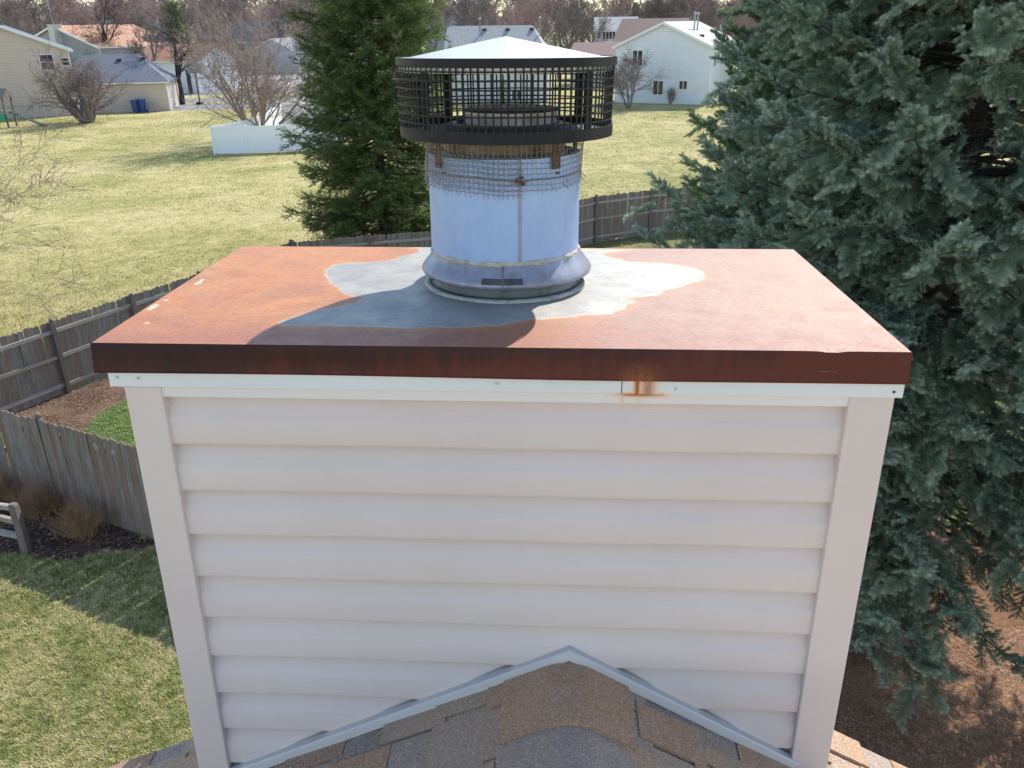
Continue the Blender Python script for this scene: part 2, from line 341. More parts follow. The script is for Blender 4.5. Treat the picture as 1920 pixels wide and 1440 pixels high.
def fast_mesh(name, V, tris=None, quads=None, attrs=None):
    me = bpy.data.meshes.new(name); V = np.asarray(V, np.float32)
    faces = []; 
    nt_ = 0 if tris is None else len(tris); nq = 0 if quads is None else len(quads)
    me.vertices.add(len(V)); me.vertices.foreach_set('co', V.ravel())
    if nt_+nq:
        li = np.concatenate([np.asarray(tris).ravel() if nt_ else np.zeros(0, int), np.asarray(quads).ravel() if nq else np.zeros(0, int)]).astype(np.int32)
        ls = np.concatenate([np.arange(nt_)*3, nt_*3+np.arange(nq)*4]).astype(np.int32)
        me.loops.add(len(li)); me.loops.foreach_set('vertex_index', li)
        me.polygons.add(nt_+nq); me.polygons.foreach_set('loop_start', ls)
    for k, a in (attrs or {}).items():
        a = np.asarray(a)
        if a.ndim == 2: at = me.attributes.new(k, 'FLOAT_VECTOR', 'POINT'); at.data.foreach_set('vector', a.astype(np.float32).ravel())
        elif a.dtype.kind == 'i': at = me.attributes.new(k, 'INT', 'POINT'); at.data.foreach_set('value', a.astype(np.int32))
        else: at = me.attributes.new(k, 'FLOAT', 'POINT'); at.data.foreach_set('value', a.astype(np.float32))
    me.update(calc_edges=True); me.validate(); return me
# a node group that scatters the object's OWN template islands on its own loose points
def scatter_group(K):
    name = 'scatter_%d' % K
    g = bpy.data.node_groups.new(name, 'GeometryNodeTree')
    g.interface.new_socket('Geometry', in_out='INPUT', socket_type='NodeSocketGeometry'); g.interface.new_socket('Geometry', in_out='OUTPUT', socket_type='NodeSocketGeometry')
    nn = g.nodes; gi = nn.new('NodeGroupInput'); go = nn.new('NodeGroupOutput')
    def named(nm, typ):
        a = nn.new('GeometryNodeInputNamedAttribute'); a.data_type = typ; a.inputs[0].default_value = nm; return a.outputs[0]
    def sel(k):
        c = nn.new('FunctionNodeCompare'); c.data_type = 'INT'; c.operation = 'EQUAL'; g.links.new(named('src', 'INT'), c.inputs[2]); c.inputs[3].default_value = k
        s = nn.new('GeometryNodeSeparateGeometry'); s.domain = 'POINT'; g.links.new(gi.outputs[0], s.inputs[0]); g.links.new(c.outputs[0], s.inputs[1]); return s.outputs[0]
    join = nn.new('GeometryNodeJoinGeometry'); gti = nn.new('GeometryNodeGeometryToInstance')
    for k in range(K, 0, -1):
        t = nn.new('GeometryNodeGeometryToInstance'); g.links.new(sel(k), t.inputs[0]); g.links.new(t.outputs[0], join.inputs[0])
    iop = nn.new('GeometryNodeInstanceOnPoints'); g.links.new(sel(0), iop.inputs['Points']); g.links.new(join.outputs[0], iop.inputs['Instance'])
    iop.inputs['Pick Instance'].default_value = True; g.links.new(named('pick', 'INT'), iop.inputs['Instance Index'])
    e2r = nn.new('FunctionNodeEulerToRotation'); g.links.new(named('rot', 'FLOAT_VECTOR'), e2r.inputs[0]); g.links.new(e2r.outputs[0], iop.inputs['Rotation'])
    g.links.new(named('scl', 'FLOAT'), iop.inputs['Scale']); g.links.new(iop.outputs[0], go.inputs[0]); return g
_SG = {}
def scatter(name, templates, pts, rot, scl, m, parent=None, **kw):
    K = len(templates); V = [np.asarray(pts)]; n0 = len(pts); T = []; src = [np.zeros(n0, int)]; tip = [np.zeros(n0)]
    for k, (tv, tt, ttip) in enumerate(templates):
        T.append(np.asarray(tt)+n0); V.append(tv); n0 += len(tv); src.append(np.full(len(tv), k+1)); tip.append(ttip)
    n1 = len(pts); pad = n0-n1
    me = fast_mesh(name, np.concatenate(V), np.concatenate(T), None, dict(src=np.concatenate(src), tip=np.concatenate(tip).astype(float),
        rot=np.concatenate([rot, np.zeros((pad, 3))]), scl=np.concatenate([scl, np.ones(pad)]).astype(float), pick=np.concatenate([rng.integers(0, K, n1), np.zeros(pad, int)])))
    o = link(name, me, m, parent, **kw)
    if K not in _SG: _SG[K] = scatter_group(K)
    md = o.modifiers.new('scatter', 'NODES'); md.node_group = _SG[K]; o['kind'] = 'stuff'; return o

# tubes for tree segments, all at once
def frusta(P0, R0, P1, R1, n_):
    P0, P1 = np.asarray(P0), np.asarray(P1); R0, R1 = np.asarray(R0)[:, None, None], np.asarray(R1)[:, None, None]
    d = P1-P0; d /= np.linalg.norm(d, axis=1, keepdims=True)+1e-9
    ref = np.where(np.abs(d[:, 2:3]) < .9, [[0, 0, 1.]], [[1., 0, 0]]); a = np.cross(d, ref); a /= np.linalg.norm(a, axis=1, keepdims=True); b = np.cross(d, a)
    th = np.arange(n_)*2*PI/n_; ring = a[:, None]*np.cos(th)[None, :, None]+b[:, None]*np.sin(th)[None, :, None]
    V = np.concatenate([P0[:, None]+R0*ring, P1[:, None]+R1*ring], 1).reshape(-1, 3)
    i = np.arange(n_); j = (i+1) % n_; q = np.stack([i, j, j+n_, i+n_], 1)
    Q = (q[None]+(np.arange(len(P0))*2*n_)[:, None, None]).reshape(-1, 4)
    return V, Q

def bare_tree(seed, H, r0, form='oak', nbs=None, twigs=3, levels=5, stems=1, spread=.5, up=.3, minr=.006, first=.25):
    """segments of a leafless tree: list per level of (p0,r0,p1,r1)"""
    R = random.Random(seed); segs = []
    def grow(p, d, L, r, lv):
        n_ = max(2, int(4 if lv < 2 else 3)); pts = [p]; rs = [r]
        for k in range(n_):
            d = d+Vector((R.gauss(0, .10+.05*lv), R.gauss(0, .10+.05*lv), R.gauss(0, .06)+up*.12)); d.normalize()
            q = pts[-1]+d*(L/n_); r1 = max(minr, r*(1-.62*(k+1)/n_)) if lv < levels else max(minr*.6, r*(1-.7*(k+1)/n_))
            segs.append((lv, pts[-1][:], rs[-1], q[:], r1)); pts.append(q); rs.append(r1)
        if lv >= levels: return
        nb = (nbs or [0, 7, 6, 6, twigs+1, twigs, twigs])[lv+1] if lv < 5 else twigs
        for j in range(nb):
            t = first+(1-first)*(j+R.random())/nb if lv == 0 else .2+.8*(j+R.random())/nb
            t = min(t, .999); i = int(t*n_); fpos = t*n_-i; a = pts[i].lerp(pts[i+1], fpos); ra = rs[i]+(rs[i+1]-rs[i])*fpos
            ang = R.uniform(.35, .75)*(1+spread*.5); az = R.uniform(0, 2*PI)
            ax = d.orthogonal().normalized(); dd = (pts[i+1]-pts[i]).normalized(); ax = dd.orthogonal().normalized(); ax = Matrix.Rotation(az, 3, dd) @ ax
            nd = Matrix.Rotation(ang, 3, ax) @ dd; nd.z += up*.25; nd.normalize()
            grow(a, nd, L*R.uniform(.42, .68)*(1.1-.35*t if lv == 0 else 1), max(minr, ra*R.uniform(.45, .7)), lv+1)
    for s_ in range(stems):
        if stems == 1: d = Vector((R.gauss(0, .05), R.gauss(0, .05), 1)); p = Vector((0, 0, -.1))
        else:
            az = 2*PI*s_/stems+R.uniform(-.3, .3); tilt = R.uniform(.1, spread); d = Vector((math.cos(az)*tilt, math.sin(az)*tilt, 1)); p = Vector((math.cos(az)*r0*.8, math.sin(az)*r0*.8, -.1))
        d.normalize(); grow(p, d, H*(.62 if stems == 1 else .66)*R.uniform(.9, 1.05), r0*(1 if stems == 1 else .5), 0)
    return segs
def tree_meshes(name, segs, zmax=None):
    hs = max(s[3][2] for s in segs)
    out = []
    for nm, lo, hi, n_ in (('trunk', 0, 0, 7), ('crown', 1, 9, 3)):
        ss = [s for s in segs if lo <= s[0] <= hi]
        V, Q = frusta([s[1] for s in ss], [s[2] for s in ss], [s[3] for s in ss], [s[4] for s in ss], n_)
        out.append(fast_mesh(name+'_'+nm, V, None, Q))
    return out, hs
TREES = {}
def make_tree_type(key, m, **kw):
    segs = bare_tree(**kw); ms, hs = tree_meshes(key, segs)
    for me in ms: me.materials.append(m)
    TREES[key] = (ms, hs)
def place_tree(key, x, y, H, label, rz=None, group=None, name='bare_tree', cat='tree', z=0., lean=0., wide=1.):
    ms, hs = TREES[key]; s_ = H/hs
    t = thing(name, label, cat, (x, y, z), random.uniform(0, 6.28) if rz is None else rz, group)
    t.scale = (s_*wide, s_*wide, s_); t.rotation_euler.y = lean
    a = link('trunk', ms[0], None, t); b = link('crown', ms[1], None, t); return t

# ================================================================== the setting
def sheet(name, pts, z, m, n_jit=0, jit=0.):
    P = [np.array(p[:2], float) for p in pts]
    if n_jit:
        Q = []
        for a, b in zip(P, P[1:]+P[:1]):
            L = np.linalg.norm(b-a); k = max(1, int(L/n_jit)); nrm = np.array([-(b-a)[1], (b-a)[0]])/max(L, 1e-6)
            for i in range(k): Q.append(a+(b-a)*i/k+nrm*random.gauss(0, jit)*(i > 0))
        P = Q
    me = bpy.data.meshes.new(name); me.from_pydata([(p[0], p[1], z) for p in P], [], [tuple(range(len(P)))]); me.update()
    if me.polygons[0].normal.z < 0: me.flip_normals()
    return link(name, me, m, kind='structure')
sheet('ground', [(-2500, -1500), (2500, -1500), (2500, 4000), (-2500, 4000)], 0, MT['field'])
FA = [(-12.95, 14.9), (-11.9, 16.7), (-10.85, 18.65), (-9.8, 20.62), (-8.75, 22.58), (-7.78, 24.4), (-6.95, 26.2)]       # rear fence, left run
FB = [(-6.95, 26.2), (-4.6, 26.85), (-2.3, 27.5), (-.9, 28.85), (.55, 30.2), (2.0, 31.6), (3.45, 32.98), (5.8, 34.15), (8.05, 34.9), (10.4, 35.6), (12.7, 36.3), (15., 37.)]
FC = [(-12.95, 14.95), (-10.6, 14.42), (-8.42, 13.4), (-6.2, 12.3), (-4.0, 11.22), (-2.8, 10.62)]                                     # nearer fence
yard = [(-13.4, 14.8)]+FA[1:]+FB[1:]+[(15.2, 8), (15, -8), (-16, -8), (-16, 11)]
sheet('lawn', yard, .004, MT['lawn'])
g = lambda *a: G(*a)[:2]
sheet('mulch_bed', [g(-40, 800), g(0, 775), g(130, 738), g(235, 696), (-8.7, 22.2), (-7.7, 21.6), g(300, 720), g(236, 752), g(205, 768), g(176, 790), g(160, 806), g(120, 830), g(60, 830)], .008, MT['mulch'], .3, .06)
sheet('shrub_bed', [(-13.2, 14.9), (-10.6, 14.35), (-8.4, 13.35), (-6.2, 12.25), (-4.0, 11.15), g(330, 1045), g(300, 1025), g(225, 1035), g(150, 1050), g(80, 1050), g(30, 1040), g(-60, 1030)], .008, MT['bed'], .3, .07)
sheet('needle_bed', [(4.9+5.0*math.cos(t)*(1+.08*math.sin(3*t)), 7.6+5.6*math.sin(t)) for t in np.linspace(0, 6.28, 40)[:-1]], .008, MT['needles'])
# street, drives and pavements beyond the field
sheet('street', [g(330, 146), g(640, 136), g(660, 160), g(560, 172), g(360, 164)], .012, MT['concrete'])
sheet('side_street', [g(528, 205), g(600, 205), g(640, 162), g(560, 168)], .016, MT['concrete'])
sheet('driveway', [g(308, 208), g(316, 196), g(560, 190), g(560, 203), g(430, 204)], .008, MT['asphalt'])
sheet('far_driveway', [g(300, 186), g(560, 180), g(560, 186), g(310, 193)], .008, MT['asphalt'])
sheet('pavement', [g(310, 172), g(560, 168), g(560, 174), g(310, 180)], .020, MT['asphalt'])

# ================================================================== own house under the chimney (chimney frame)
SL, SR, RX, RZ = .487, .572, .106, -.777
def rz(x): return RZ-(RX-x)*SL if x < RX else RZ-(x-RX)*SR
YB = .215                                       # rear rake edge
house = thing('house', 'brown and grey shingled gable roof ridge directly below the sided chimney', 'house', matrix=M)
XL, XR, Y0 = -4.6, 4.2, -5.0
b = MB()
for x0, x1 in ((XL, RX), (RX, XR)):
    v = [(x0, Y0, rz(x0)-.012), (x1, Y0, rz(x1)-.012), (x1, YB-.012, rz(x1)-.012), (x0, YB-.012, rz(x0)-.012)]
    v += [(p[0], p[1], p[2]-.15) for p in v]; b.add(v, [(0, 1, 2, 3), (7, 6, 5, 4), (0, 4, 5, 1), (1, 5, 6, 2), (2, 6, 7, 3), (3, 7, 4, 0)])
b.build('roof_deck', MT['shingle_dark'], house)
b = MB(); zb_ = -7.5
pts = [(XL+.4, zb_), (XR-.4, zb_), (XR-.4, rz(XR-.4)-.18), (RX, RZ-.18), (XL+.4, rz(XL+.4)-.18)]
v = [(x, Y0+.3, z) for x, z in pts]+[(x, .1, z) for x, z in pts]
b.add(v, [(0, 1, 2, 3, 4), (9, 8, 7, 6, 5)]+[(i, (i+1) % 5+5-0, i+5) if False else (i, i+5, (i+1) % 5+5, (i+1) % 5) for i in range(5)]); b.build('wall', MT['siding'], house)
# shingles: courses run along the ridge, each course cut into tabs
tab_parts = []; rest = {0: MB(), 1: MB()}; resttint = []
def tabs(side):
    slope = SL if side < 0 else SR; cs = 1/math.sqrt(1+slope**2); nx = np.array([cs*side, 0, -slope*cs]); up_ = np.array([slope*cs*side, 0, cs])
    R_ = random.Random(5+side); W_ = .143; total = (abs((XL if side < 0 else XR)-RX))/cs
    k = 0; s0 = .06
    while s0 < total:
        y = Y0-.02+R_.uniform(0, .2); tint = R_.random() < .5
        while y < YB:
            Lh = R_.choice([.07, .09, .11, .14, .17])*R_.uniform(.9, 1.1) if y > -1.6 else R_.uniform(.5, .9); y1 = min(y+Lh, YB+.004*R_.random())
            th = .004+(.0065 if tint else 0)+R_.uniform(0, .001)
            gap = .0035 if R_.random() < .6 else .008
            ya, yb = y+gap, y1
            x_c = RX+side*(s0+.07)*cs
            vis = (-.9 < y) and abs(x_c-RX) < 1.75
            if yb-ya > .012:
                base = np.array([RX, 0, RZ]); q = []
                for s_, lift in ((s0-.03, .0), (s0+W_+(0.004*R_.random()), .0045)):
                    for yy in (ya, yb):
                        p = base+nx*s_+np.array([0, yy, 0]); q += [p+up_*(lift-.012), p+up_*(lift+th)]
                # q: 0,1 (s0,ya) 2,3 (s0,yb) 4,5 (s1,ya) 6,7 (s1,yb)
                fs = [(1, 3, 7, 5), (4, 5, 7, 6), (0, 1, 5, 4), (2, 6, 7, 3)]
                if side > 0: fs = [tuple(reversed(f)) for f in fs]
                val = R_.choice([.62, .72, .8, .9, .5]) if tint else R_.choice([.2, .28, .36, .45, .52, .14])
                if vis: tab_parts.append((q, fs, val))
                else: rest[1 if tint else 0].add(q, fs)
            y = y1; tint = not tint if R_.random() < .8 else tint
        s0 += W_; k += 1
tabs(-1); tabs(1)
def tinted(o, val):
    me = o.data; a = me.attributes.new('tint', 'FLOAT', 'POINT'); a.data.foreach_set('value', np.full(len(me.vertices), val, np.float32)); return o
tab_parts.sort(key=lambda t: abs(t[0][0][0]-RX)+max(0, -t[0][0][1]-.3)*3)
for i, (q, fs, val) in enumerate(tab_parts):
    if i < 285: b = MB(); b.add(q, fs); tinted(b.build('shingle', MT['shingle'], house), val)
    else: rest[1 if val > .5 else 0].add(q, fs)
for k in (0, 1): o = tinted(rest[k].build('roof_shingles', MT['shingle'], house), .8 if k else .2); o['kind'] = 'stuff'
# ridge caps bent over the ridge
def ridge_cap(y0, y1, lift, val, x0=-.048, x1=.246):
    b = MB(); k = 14; v = []; 
    for i in range(k+1):
        x = x0+(x1-x0)*i/k; zz = rz(x); rd = .055; dx = abs(x-RX)
        if dx < rd: zz -= (rd-dx)**2/(2*rd)*.5*1.0
        for y, l in ((y0, lift+.006), (y1, lift-.001)):
            v += [(x, y, zz+l+.008), (x, y, zz+l-.004)]
    f = []
    for i in range(k):
        a = i*4; c = a+4
        f += [(a, c, c+2, a+2), (a+1, a+3, c+3, c+1), (a, a+1, c+1, c)]
    f += [(0, 2, 3, 1), (k*4, k*4+1, k*4+3, k*4+2)]
    b.add(v, f); tinted(b.build('ridge_shingle', MT['shingle'], house), val)
ridge_cap(-.212, .0, .012, .70); y = -.212
for i in range(34):
    ridge_cap(y-.135, y+.03, .0065, [.27, .7, .2, .4, .8][i % 5], -.05, .244); y -= .135
b = MB()
for x0, x1 in ((XL, RX), (RX, XR)): b.beam((x0, YB-.02, rz(x0)-.10), (x1, YB-.02, rz(x1)-.10), .02, .15, (0, 0, 1))
b.build('rake_board', MT['trim'], house)

# ================================================================== sided chimney chase
chase = thing('chimney_chase', 'beige vinyl sided chimney under a rusty sheet metal cap', 'chimney', matrix=M)
PLi, PRi = -.757, .652; PLo, PRo = -.836, .741; ZB = -1.75; YD = .86
TOPZ = -.118; C = .1143; zb0 = -.2291
def plank_profile(z0):      # Dutch lap: flat face below, hollow bevel above
    return [(.004, z0+.0005), (.001, z0-.0035), (.0, z0-.002), (.0, z0+.003), (.0006, z0+.054), (.0022, z0+.058), (.0060, z0+.066), (.0105, z0+.080), (.0155, z0+.096), (.0200, z0+C-.002), (.034, z0+C+.003)]
nseg = 26
for i in range(15):
    z0 = zb0-C*i
    b = MB(); v = []; prof = plank_profile(z0); xs = np.linspace(PLi-.02, PRi+.02, nseg+1)
    ph = random.uniform(0, 6)
    for x in xs:
        wav = .0011*math.sin(x*7+ph)+.0008*math.sin(x*17+ph*2)
        skew = .0030*(x/.7)*(i-1.5)/4*-1
        for (yy, zz) in prof: v.append((x, yy+wav, zz+skew*.6))
    k = len(prof); f = [(a*k+j, (a+1)*k+j, (a+1)*k+j+1, a*k+j+1) for a in range(nseg) for j in range(k-1)]
    b.add(v, f); o = b.build('siding_plank', MT['siding'], chase, smooth=True); o.data.set_sharp_from_angle(angle=.8)
b = MB(); b.box((PLi-.01, .02, -1.9), (PRi+.01, YD-.02, -.02)); b.build('wall_sheathing', MT['trim'], chase)
for (xa, xb) in ((PLo, PLi), (PRi, PRo)):          # front corner posts wrap round the edge
    b = MB(); out = xa if xa < 0 else xb
    b.box((xa, -.011, ZB), (xb, .03, -.097)); b.box((min(out, out-.0-(.0 if xa < 0 else .02)), .031, ZB), (max(out, out+(.02 if xa < 0 else 0)), .11, -.097))
    o = b.build('corner_post', MT['siding'], chase); bv = o.modifiers.new('bevel', 'BEVEL'); bv.width = .003; bv.segments = 2
for xa in (PLo, PRo-.02):
    b = MB(); b.box((xa, YD-.09, ZB), (xa+.02, YD, -.097)); b.build('corner_post', MT['siding'], chase)
for i in range(15):                                   # side and rear courses
    z0 = zb0-C*i
    for sx in (-1, 1):
        X_ = PLo+.012 if sx < 0 else PRo-.012; b = MB(); prof = plank_profile(z0); v = []
        for y in (.1, YD-.08):
            for yy, zz in prof: v.append((X_+(yy if sx < 0 else -yy), y, zz))
        k = len(prof); b.add(v, [(j, k+j, k+j+1, j+1) if sx > 0 else (j+1, k+j+1, k+j, j) for j in range(k-1)]); b.build('siding_plank', MT['siding'], chase)
# fascia strip in two lengths, lower receiving trim, screws
for xa, xb, yo in ((-.864, .197, -.0125), (.1985, .754, -.0145)):
    b = MB(); b.box((xa, yo, -.0965), (xb, .012, -.04)); o = b.build('fascia', MT['fascia'], chase); bv = o.modifiers.new('bevel', 'BEVEL'); bv.width = .0015; bv.segments = 2
b = MB(); b.box((PLi, -.0065, -.1195), (PRi, .012, -.0975)); o = b.build('receiving_trim', MT['fascia'], chase)
for x, z in ((-.80, -.076), (-.055, -.077), (.305, -.083), (.735, -.083), (-.845, -.075)):
    b = MB(); b.lathe([(0, .0022), (.0022, .0018), (.0032, 0)], 10); 
    bb = MB(); V = np.concatenate(b.v); V = np.stack([V[:, 0]+x, -.0148-V[:, 2], V[:, 1]+z], 1); bb.add(V, b.f); bb.build('screw', MT['rustbrown'] if x == .735 else MT['trim'], chase)
# roof flashing on the face: two folded arms meeting over the ridge
def flash(xa, za, xb, zb, mir):
    b = MB(); d = np.array([xb-xa, 0, zb-za]); L = np.linalg.norm(d); d /= L; nrm = np.array([-d[2], 0, d[0]]); nrm *= (-1 if nrm[2] > 0 else 1)
    A = np.array([xa, 0, za]); prof = [(.0, .004), (.0, -.016), (.003, -.0195), (.0215, -.0245), (.0245, -.022), (.026, -.014), (.026, .004)]   # (down, y)
    v = []
    for t in (0, L):
        for dn, yy in prof:
            sh = dn*mir; p = A+d*(t+(sh if t == 0 else 0))+nrm*dn; v.append((p[0], yy, p[2]))
    k = len(prof); f = [(j, j+1, k+j+1, k+j) for j in range(k-1)]+[tuple(range(k)), tuple(range(2*k-1, k-1, -1))]
    b.add(v, f); b.build('roof_flashing', MT['flash'], chase)
flash(.106, -.741, -.775, -.741-.881*.4868, .5); flash(.106, -.7405, .668, -.741-.562*.572, .5)
# metal cap: top sheet as a fine grid with the outline of the surviving zinc as an attribute
cw_, x0c = 1.642, -.0645; CXL, CXR, CYF, CYB = x0c-cw_/2, x0c+cw_/2, -.0115, .868
out_px = [(778, 463), (792, 473), (760, 480), (727, 491), (680, 493), (640, 494), (618, 500), (609, 511), (614, 525), (624, 536), (642, 551), (664, 560), (682, 561), (668, 571), (630, 580), (595, 585), (560, 594), (535, 603), (519, 609),
    (545, 613), (575, 611), (605, 612), (640, 615), (680, 614), (720, 616), (770, 618), (820, 615), (860, 616), (900, 613), (935, 612), (965, 607), (1000, 601), (1060, 597), (1105, 592), (1130, 592), (1166, 583), (1172, 575), (1188, 569), (1183, 564), (1166, 562), (1200, 559), (1235, 555),
    (1243, 548), (1286, 536), (1308, 529), (1318, 521), (1316, 511), (1297, 504), (1260, 498), (1217, 495), (1175, 494), (1150, 487), (1126, 477), (1150, 472), (1182, 469)]
poly = np.array([CP(a, c_, (0, 0, 1), 0)[:2] for a, c_ in out_px])
def sdist(Pp, poly):        # signed distance, positive inside
    x, y = Pp[:, 0], Pp[:, 1]; dmin = np.full(len(Pp), 1e9); ins = np.zeros(len(Pp), bool)
    for a, c_ in zip(poly, np.roll(poly, -1, 0)):
        e = c_-a; t = np.clip(((x-a[0])*e[0]+(y-a[1])*e[1])/max(e@e, 1e-12), 0, 1)
        dmin = np.minimum(dmin, np.hypot(x-a[0]-t*e[0], y-a[1]-t*e[1]))
        cnd = (a[1] > y) != (c_[1] > y); ins ^= cnd & (x < (c_[0]-a[0])*(y-a[1])/(c_[1]-a[1]+1e-15)+a[0])
    return np.where(ins, dmin, -dmin)
nx_, ny_ = 330, 176
gx, gy = np.meshgrid(np.linspace(CXL, CXR, nx_+1), np.linspace(CYF, CYB, ny_+1))
gx = gx.ravel(); gy = gy.ravel()
u_ = np.minimum(gx-CXL, CXR-gx)/.8; v_ = np.minimum(gy-CYF, CYB-gy)/.43
gz = .006*np.minimum(np.minimum(u_, v_*1.3), 1)-.0014*np.sin(gx*5+1)*np.sin(gy*7)*np.clip(np.minimum(u_, v_)*4, 0, 1)
gz -= .004*np.exp(-((gx-.605)/.018)**2-((gy-CYF)/.012)**2)
idx = np.arange((nx_+1)*(ny_+1)).reshape(ny_+1, nx_+1)
Q = np.stack([idx[:-1, :-1], idx[:-1, 1:], idx[1:, 1:], idx[1:, :-1]], -1).reshape(-1, 4)
zd = np.clip(sdist(np.stack([gx, gy], 1), poly), -.4, .4)
bare = np.zeros(len(gx))
for (a, c_, ra, rb) in ((287, 576, .012, .034), (311, 563, .009, .010), (372, 531, .011, .026), (379, 525, .01, .012), (276, 606, .010, .007)):
    q = CP(a, c_, (0, 0, 1), 0); bare = np.maximum(bare, np.exp(-((gx-q[0])/ra)**2-((gy-q[1])/rb)**2))
me = fast_mesh('cap_top', np.stack([gx, gy, gz], 1), None, Q, dict(zinc=zd, bare=bare)); me.shade_smooth(); link('cap_top', me, MT['cap'], chase)
b = MB(); n_ = 60; ZS = -.0635
def skirt_run(p, q, outd, n_):
    v = []; 
    for i in range(n_+1):
        t = i/n_; x = p[0]+(q[0]-p[0])*t; y = p[1]+(q[1]-p[1])*t
        dz = -.004*math.exp(-((x-.605)/.018)**2) if outd[1] < 0 else 0
        warp = .0018*math.sin(x*6.3+1)*abs(outd[1]); fl = .004+.0022*math.sin(x*3.1)
        for h, o_ in ((0, -.0005), (.004, .0012), (.03, .002+warp), (.058, .003+fl+warp), (.0635, .0045+fl+warp), (.0645, .002+fl+warp)):
            v.append((x+outd[0]*o_, y+outd[1]*o_, -h*(1+.02*math.sin(x*2.2+.6))+(dz if h < .01 else 0)+.0002))
    k = 6; return v, [(a*k+j+1, (a+1)*k+j+1, (a+1)*k+j, a*k+j) for a in range(n_) for j in range(k-1)]
b.add(*skirt_run((CXL-.002, CYF), (CXR+.002, CYF), (0, -1), 80)); b.add(*skirt_run((CXR, CYF), (CXR, CYB), (1, 0), 20)); b.add(*skirt_run((CXR, CYB), (CXL, CYB), (0, 1), 20)); b.add(*skirt_run((CXL, CYB), (CXL, CYF), (-1, 0), 20))
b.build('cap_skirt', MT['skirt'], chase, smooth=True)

# ================================================================== flue pipe and its shroud
FX, FY = -.0656, .4821
flue = thing('flue_pipe', 'round galvanised flue pipe with black mesh shroud rising from the rusty cap', 'chimney flue', matrix=M)
PR = .1819; ZT = .325
def dent(t, j): return .0008*math.sin(3*t+j)+.0005*math.sin(7*t)
ST = -PI/2+math.asin(.043/PR)                # seam angle: just right of the front
b = MB(); b.lathe([(PR, .07), (PR, .14), (PR, .22), (PR-.0005, .29), (PR-.0005, ZT), (PR-.0025, ZT), (PR-.0025, .2)], 128, (FX, FY), wob=lambda t, j: .0007*math.sin(2*t+1)*(1 if j < 5 else 1))
outer = b.build('outer_pipe', MT['pipe'], flue, smooth=True); outer.data.set_sharp_from_angle(angle=.6)
b = MB(); r_ = PR+.0012
for dt, r2_, w2 in ((0, .0015, .0028), (.026, .0010, .002)):
    t = ST+dt; c_, s_ = math.cos(t), math.sin(t); b.tube([(FX+(PR-.0002)*c_, FY+(PR-.0002)*s_, z) for z in (.078, .16, .24, .324)], r2_, 6)
b.build('pipe_seam', MT['collar'], outer)
for k_, (dth, z) in enumerate(((-1.05, .29), (1.05, .29), (-.35, .285), (.35, .286))):
    t = -PI/2+dth*.75; b = MB(); b.box((-.006, -.002, -.0025), (.006, .001, .0025)); V = np.concatenate(b.v); Rz = np.array(Matrix.Rotation(t+PI/2, 3, 'Z')); V = V @ Rz.T+np.array([FX+PR*math.cos(t), FY+PR*math.sin(t), z]); bb = MB(); bb.add(V, b.f); bb.build('pipe_clip', MT['rustbrown'], outer)
# clamp wire band, dipping at the seam
b = MB(); pts = []
for i in range(97):
    t = 2*PI*i/96; dd = (t-ST+PI) % (2*PI)-PI; pts.append((FX+(PR+.003)*math.cos(t), FY+(PR+.003)*math.sin(t), .283+.003*math.sin(2*t)-.006*math.exp(-(dd/.12)**2)))
b.tube(pts, .0021, 6, cap=False); b.build('clamp_band', MT['wire'], flue, smooth=True)
b = MB(); t = ST; c_, s_ = math.cos(t), math.sin(t); b.beam((FX+(PR+.004)*c_-.008, FY+(PR+.004)*s_-.002, .283), (FX+(PR+.004)*c_+.012, FY+(PR+.006)*s_-.006, .272), .007, .006); b.build('clamp_screw', MT['rustbrown'], flue)
# inner liner seen between outer pipe and shroud
b = MB(); b.lathe([(.146, .1), (.146, .30), (.1475, .345), (.146, .372)], 96, (FX, FY+.004), wob=lambda t, j: .0006*math.sin(9*t)); b.build('inner_pipe', MT['inner'], flue, smooth=True)
b = MB(); b.lathe([(.150, .30), (.152, .303), (.152, .326), (.150, .329)], 96, (FX, FY+.004)); b.build('inner_band', MT['darkpipe'], flue, smooth=True)
b = MB(); b.lathe([(.179, .24), (.146, .235)], 96, (FX, FY)); b.build('cavity_floor', MT['black'], flue)
for dth in (-.98, .82, 2.2, 3.8):                 # rusty straps carrying the shroud
    t = -PI/2+dth*.9; c_, s_ = math.cos(t), math.sin(t); b = MB()
    p = [(FX+r__*c_, FY+r__*s_, z) for r__, z in ((.186, .300), (.186, .330), (.182, .372))]
    b.beam(p[0], p[1], .024, .002, (c_, s_, 0)); b.beam(p[1], p[2], .024, .002, (c_, s_, 0)); b.build('strap', MT['rustbrown'], flue)
# storm collar: flared ring with curled lip, joint at the front, black tabs
CO = (FX+.0035, FY)
b = MB(); b.lathe([(.1815, .089), (.1835, .087), (.186, .080), (.195, .069), (.206, .056), (.2105, .0495), (.2122, .0445), (.2105, .039), (.205, .0355), (.199, .033), (.192, .031)], 128, CO, wob=lambda t, j: .0009*math.sin(4*t+j*.4)*(j > 1)); collar = b.build('storm_collar', MT['collar'], flue, smooth=True)
b = MB()
def on_ring(ang, r, z, dx=0): return (CO[0]+r*math.cos(ang), CO[1]+r*math.sin(ang), z)
aj = -PI/2+.012
def curved_plate(a0, a1, prof, nn=10):
    b = MB(); v = []; 
    for i in range(nn+1):
        a = a0+(a1-a0)*i/nn
        for r, z in prof: v.append(on_ring(a, r, z))
    k = len(prof); b.add(v, [(i*k+j, (i+1)*k+j, (i+1)*k+j+1, i*k+j+1) for i in range(nn) for j in range(k-1)]); return b
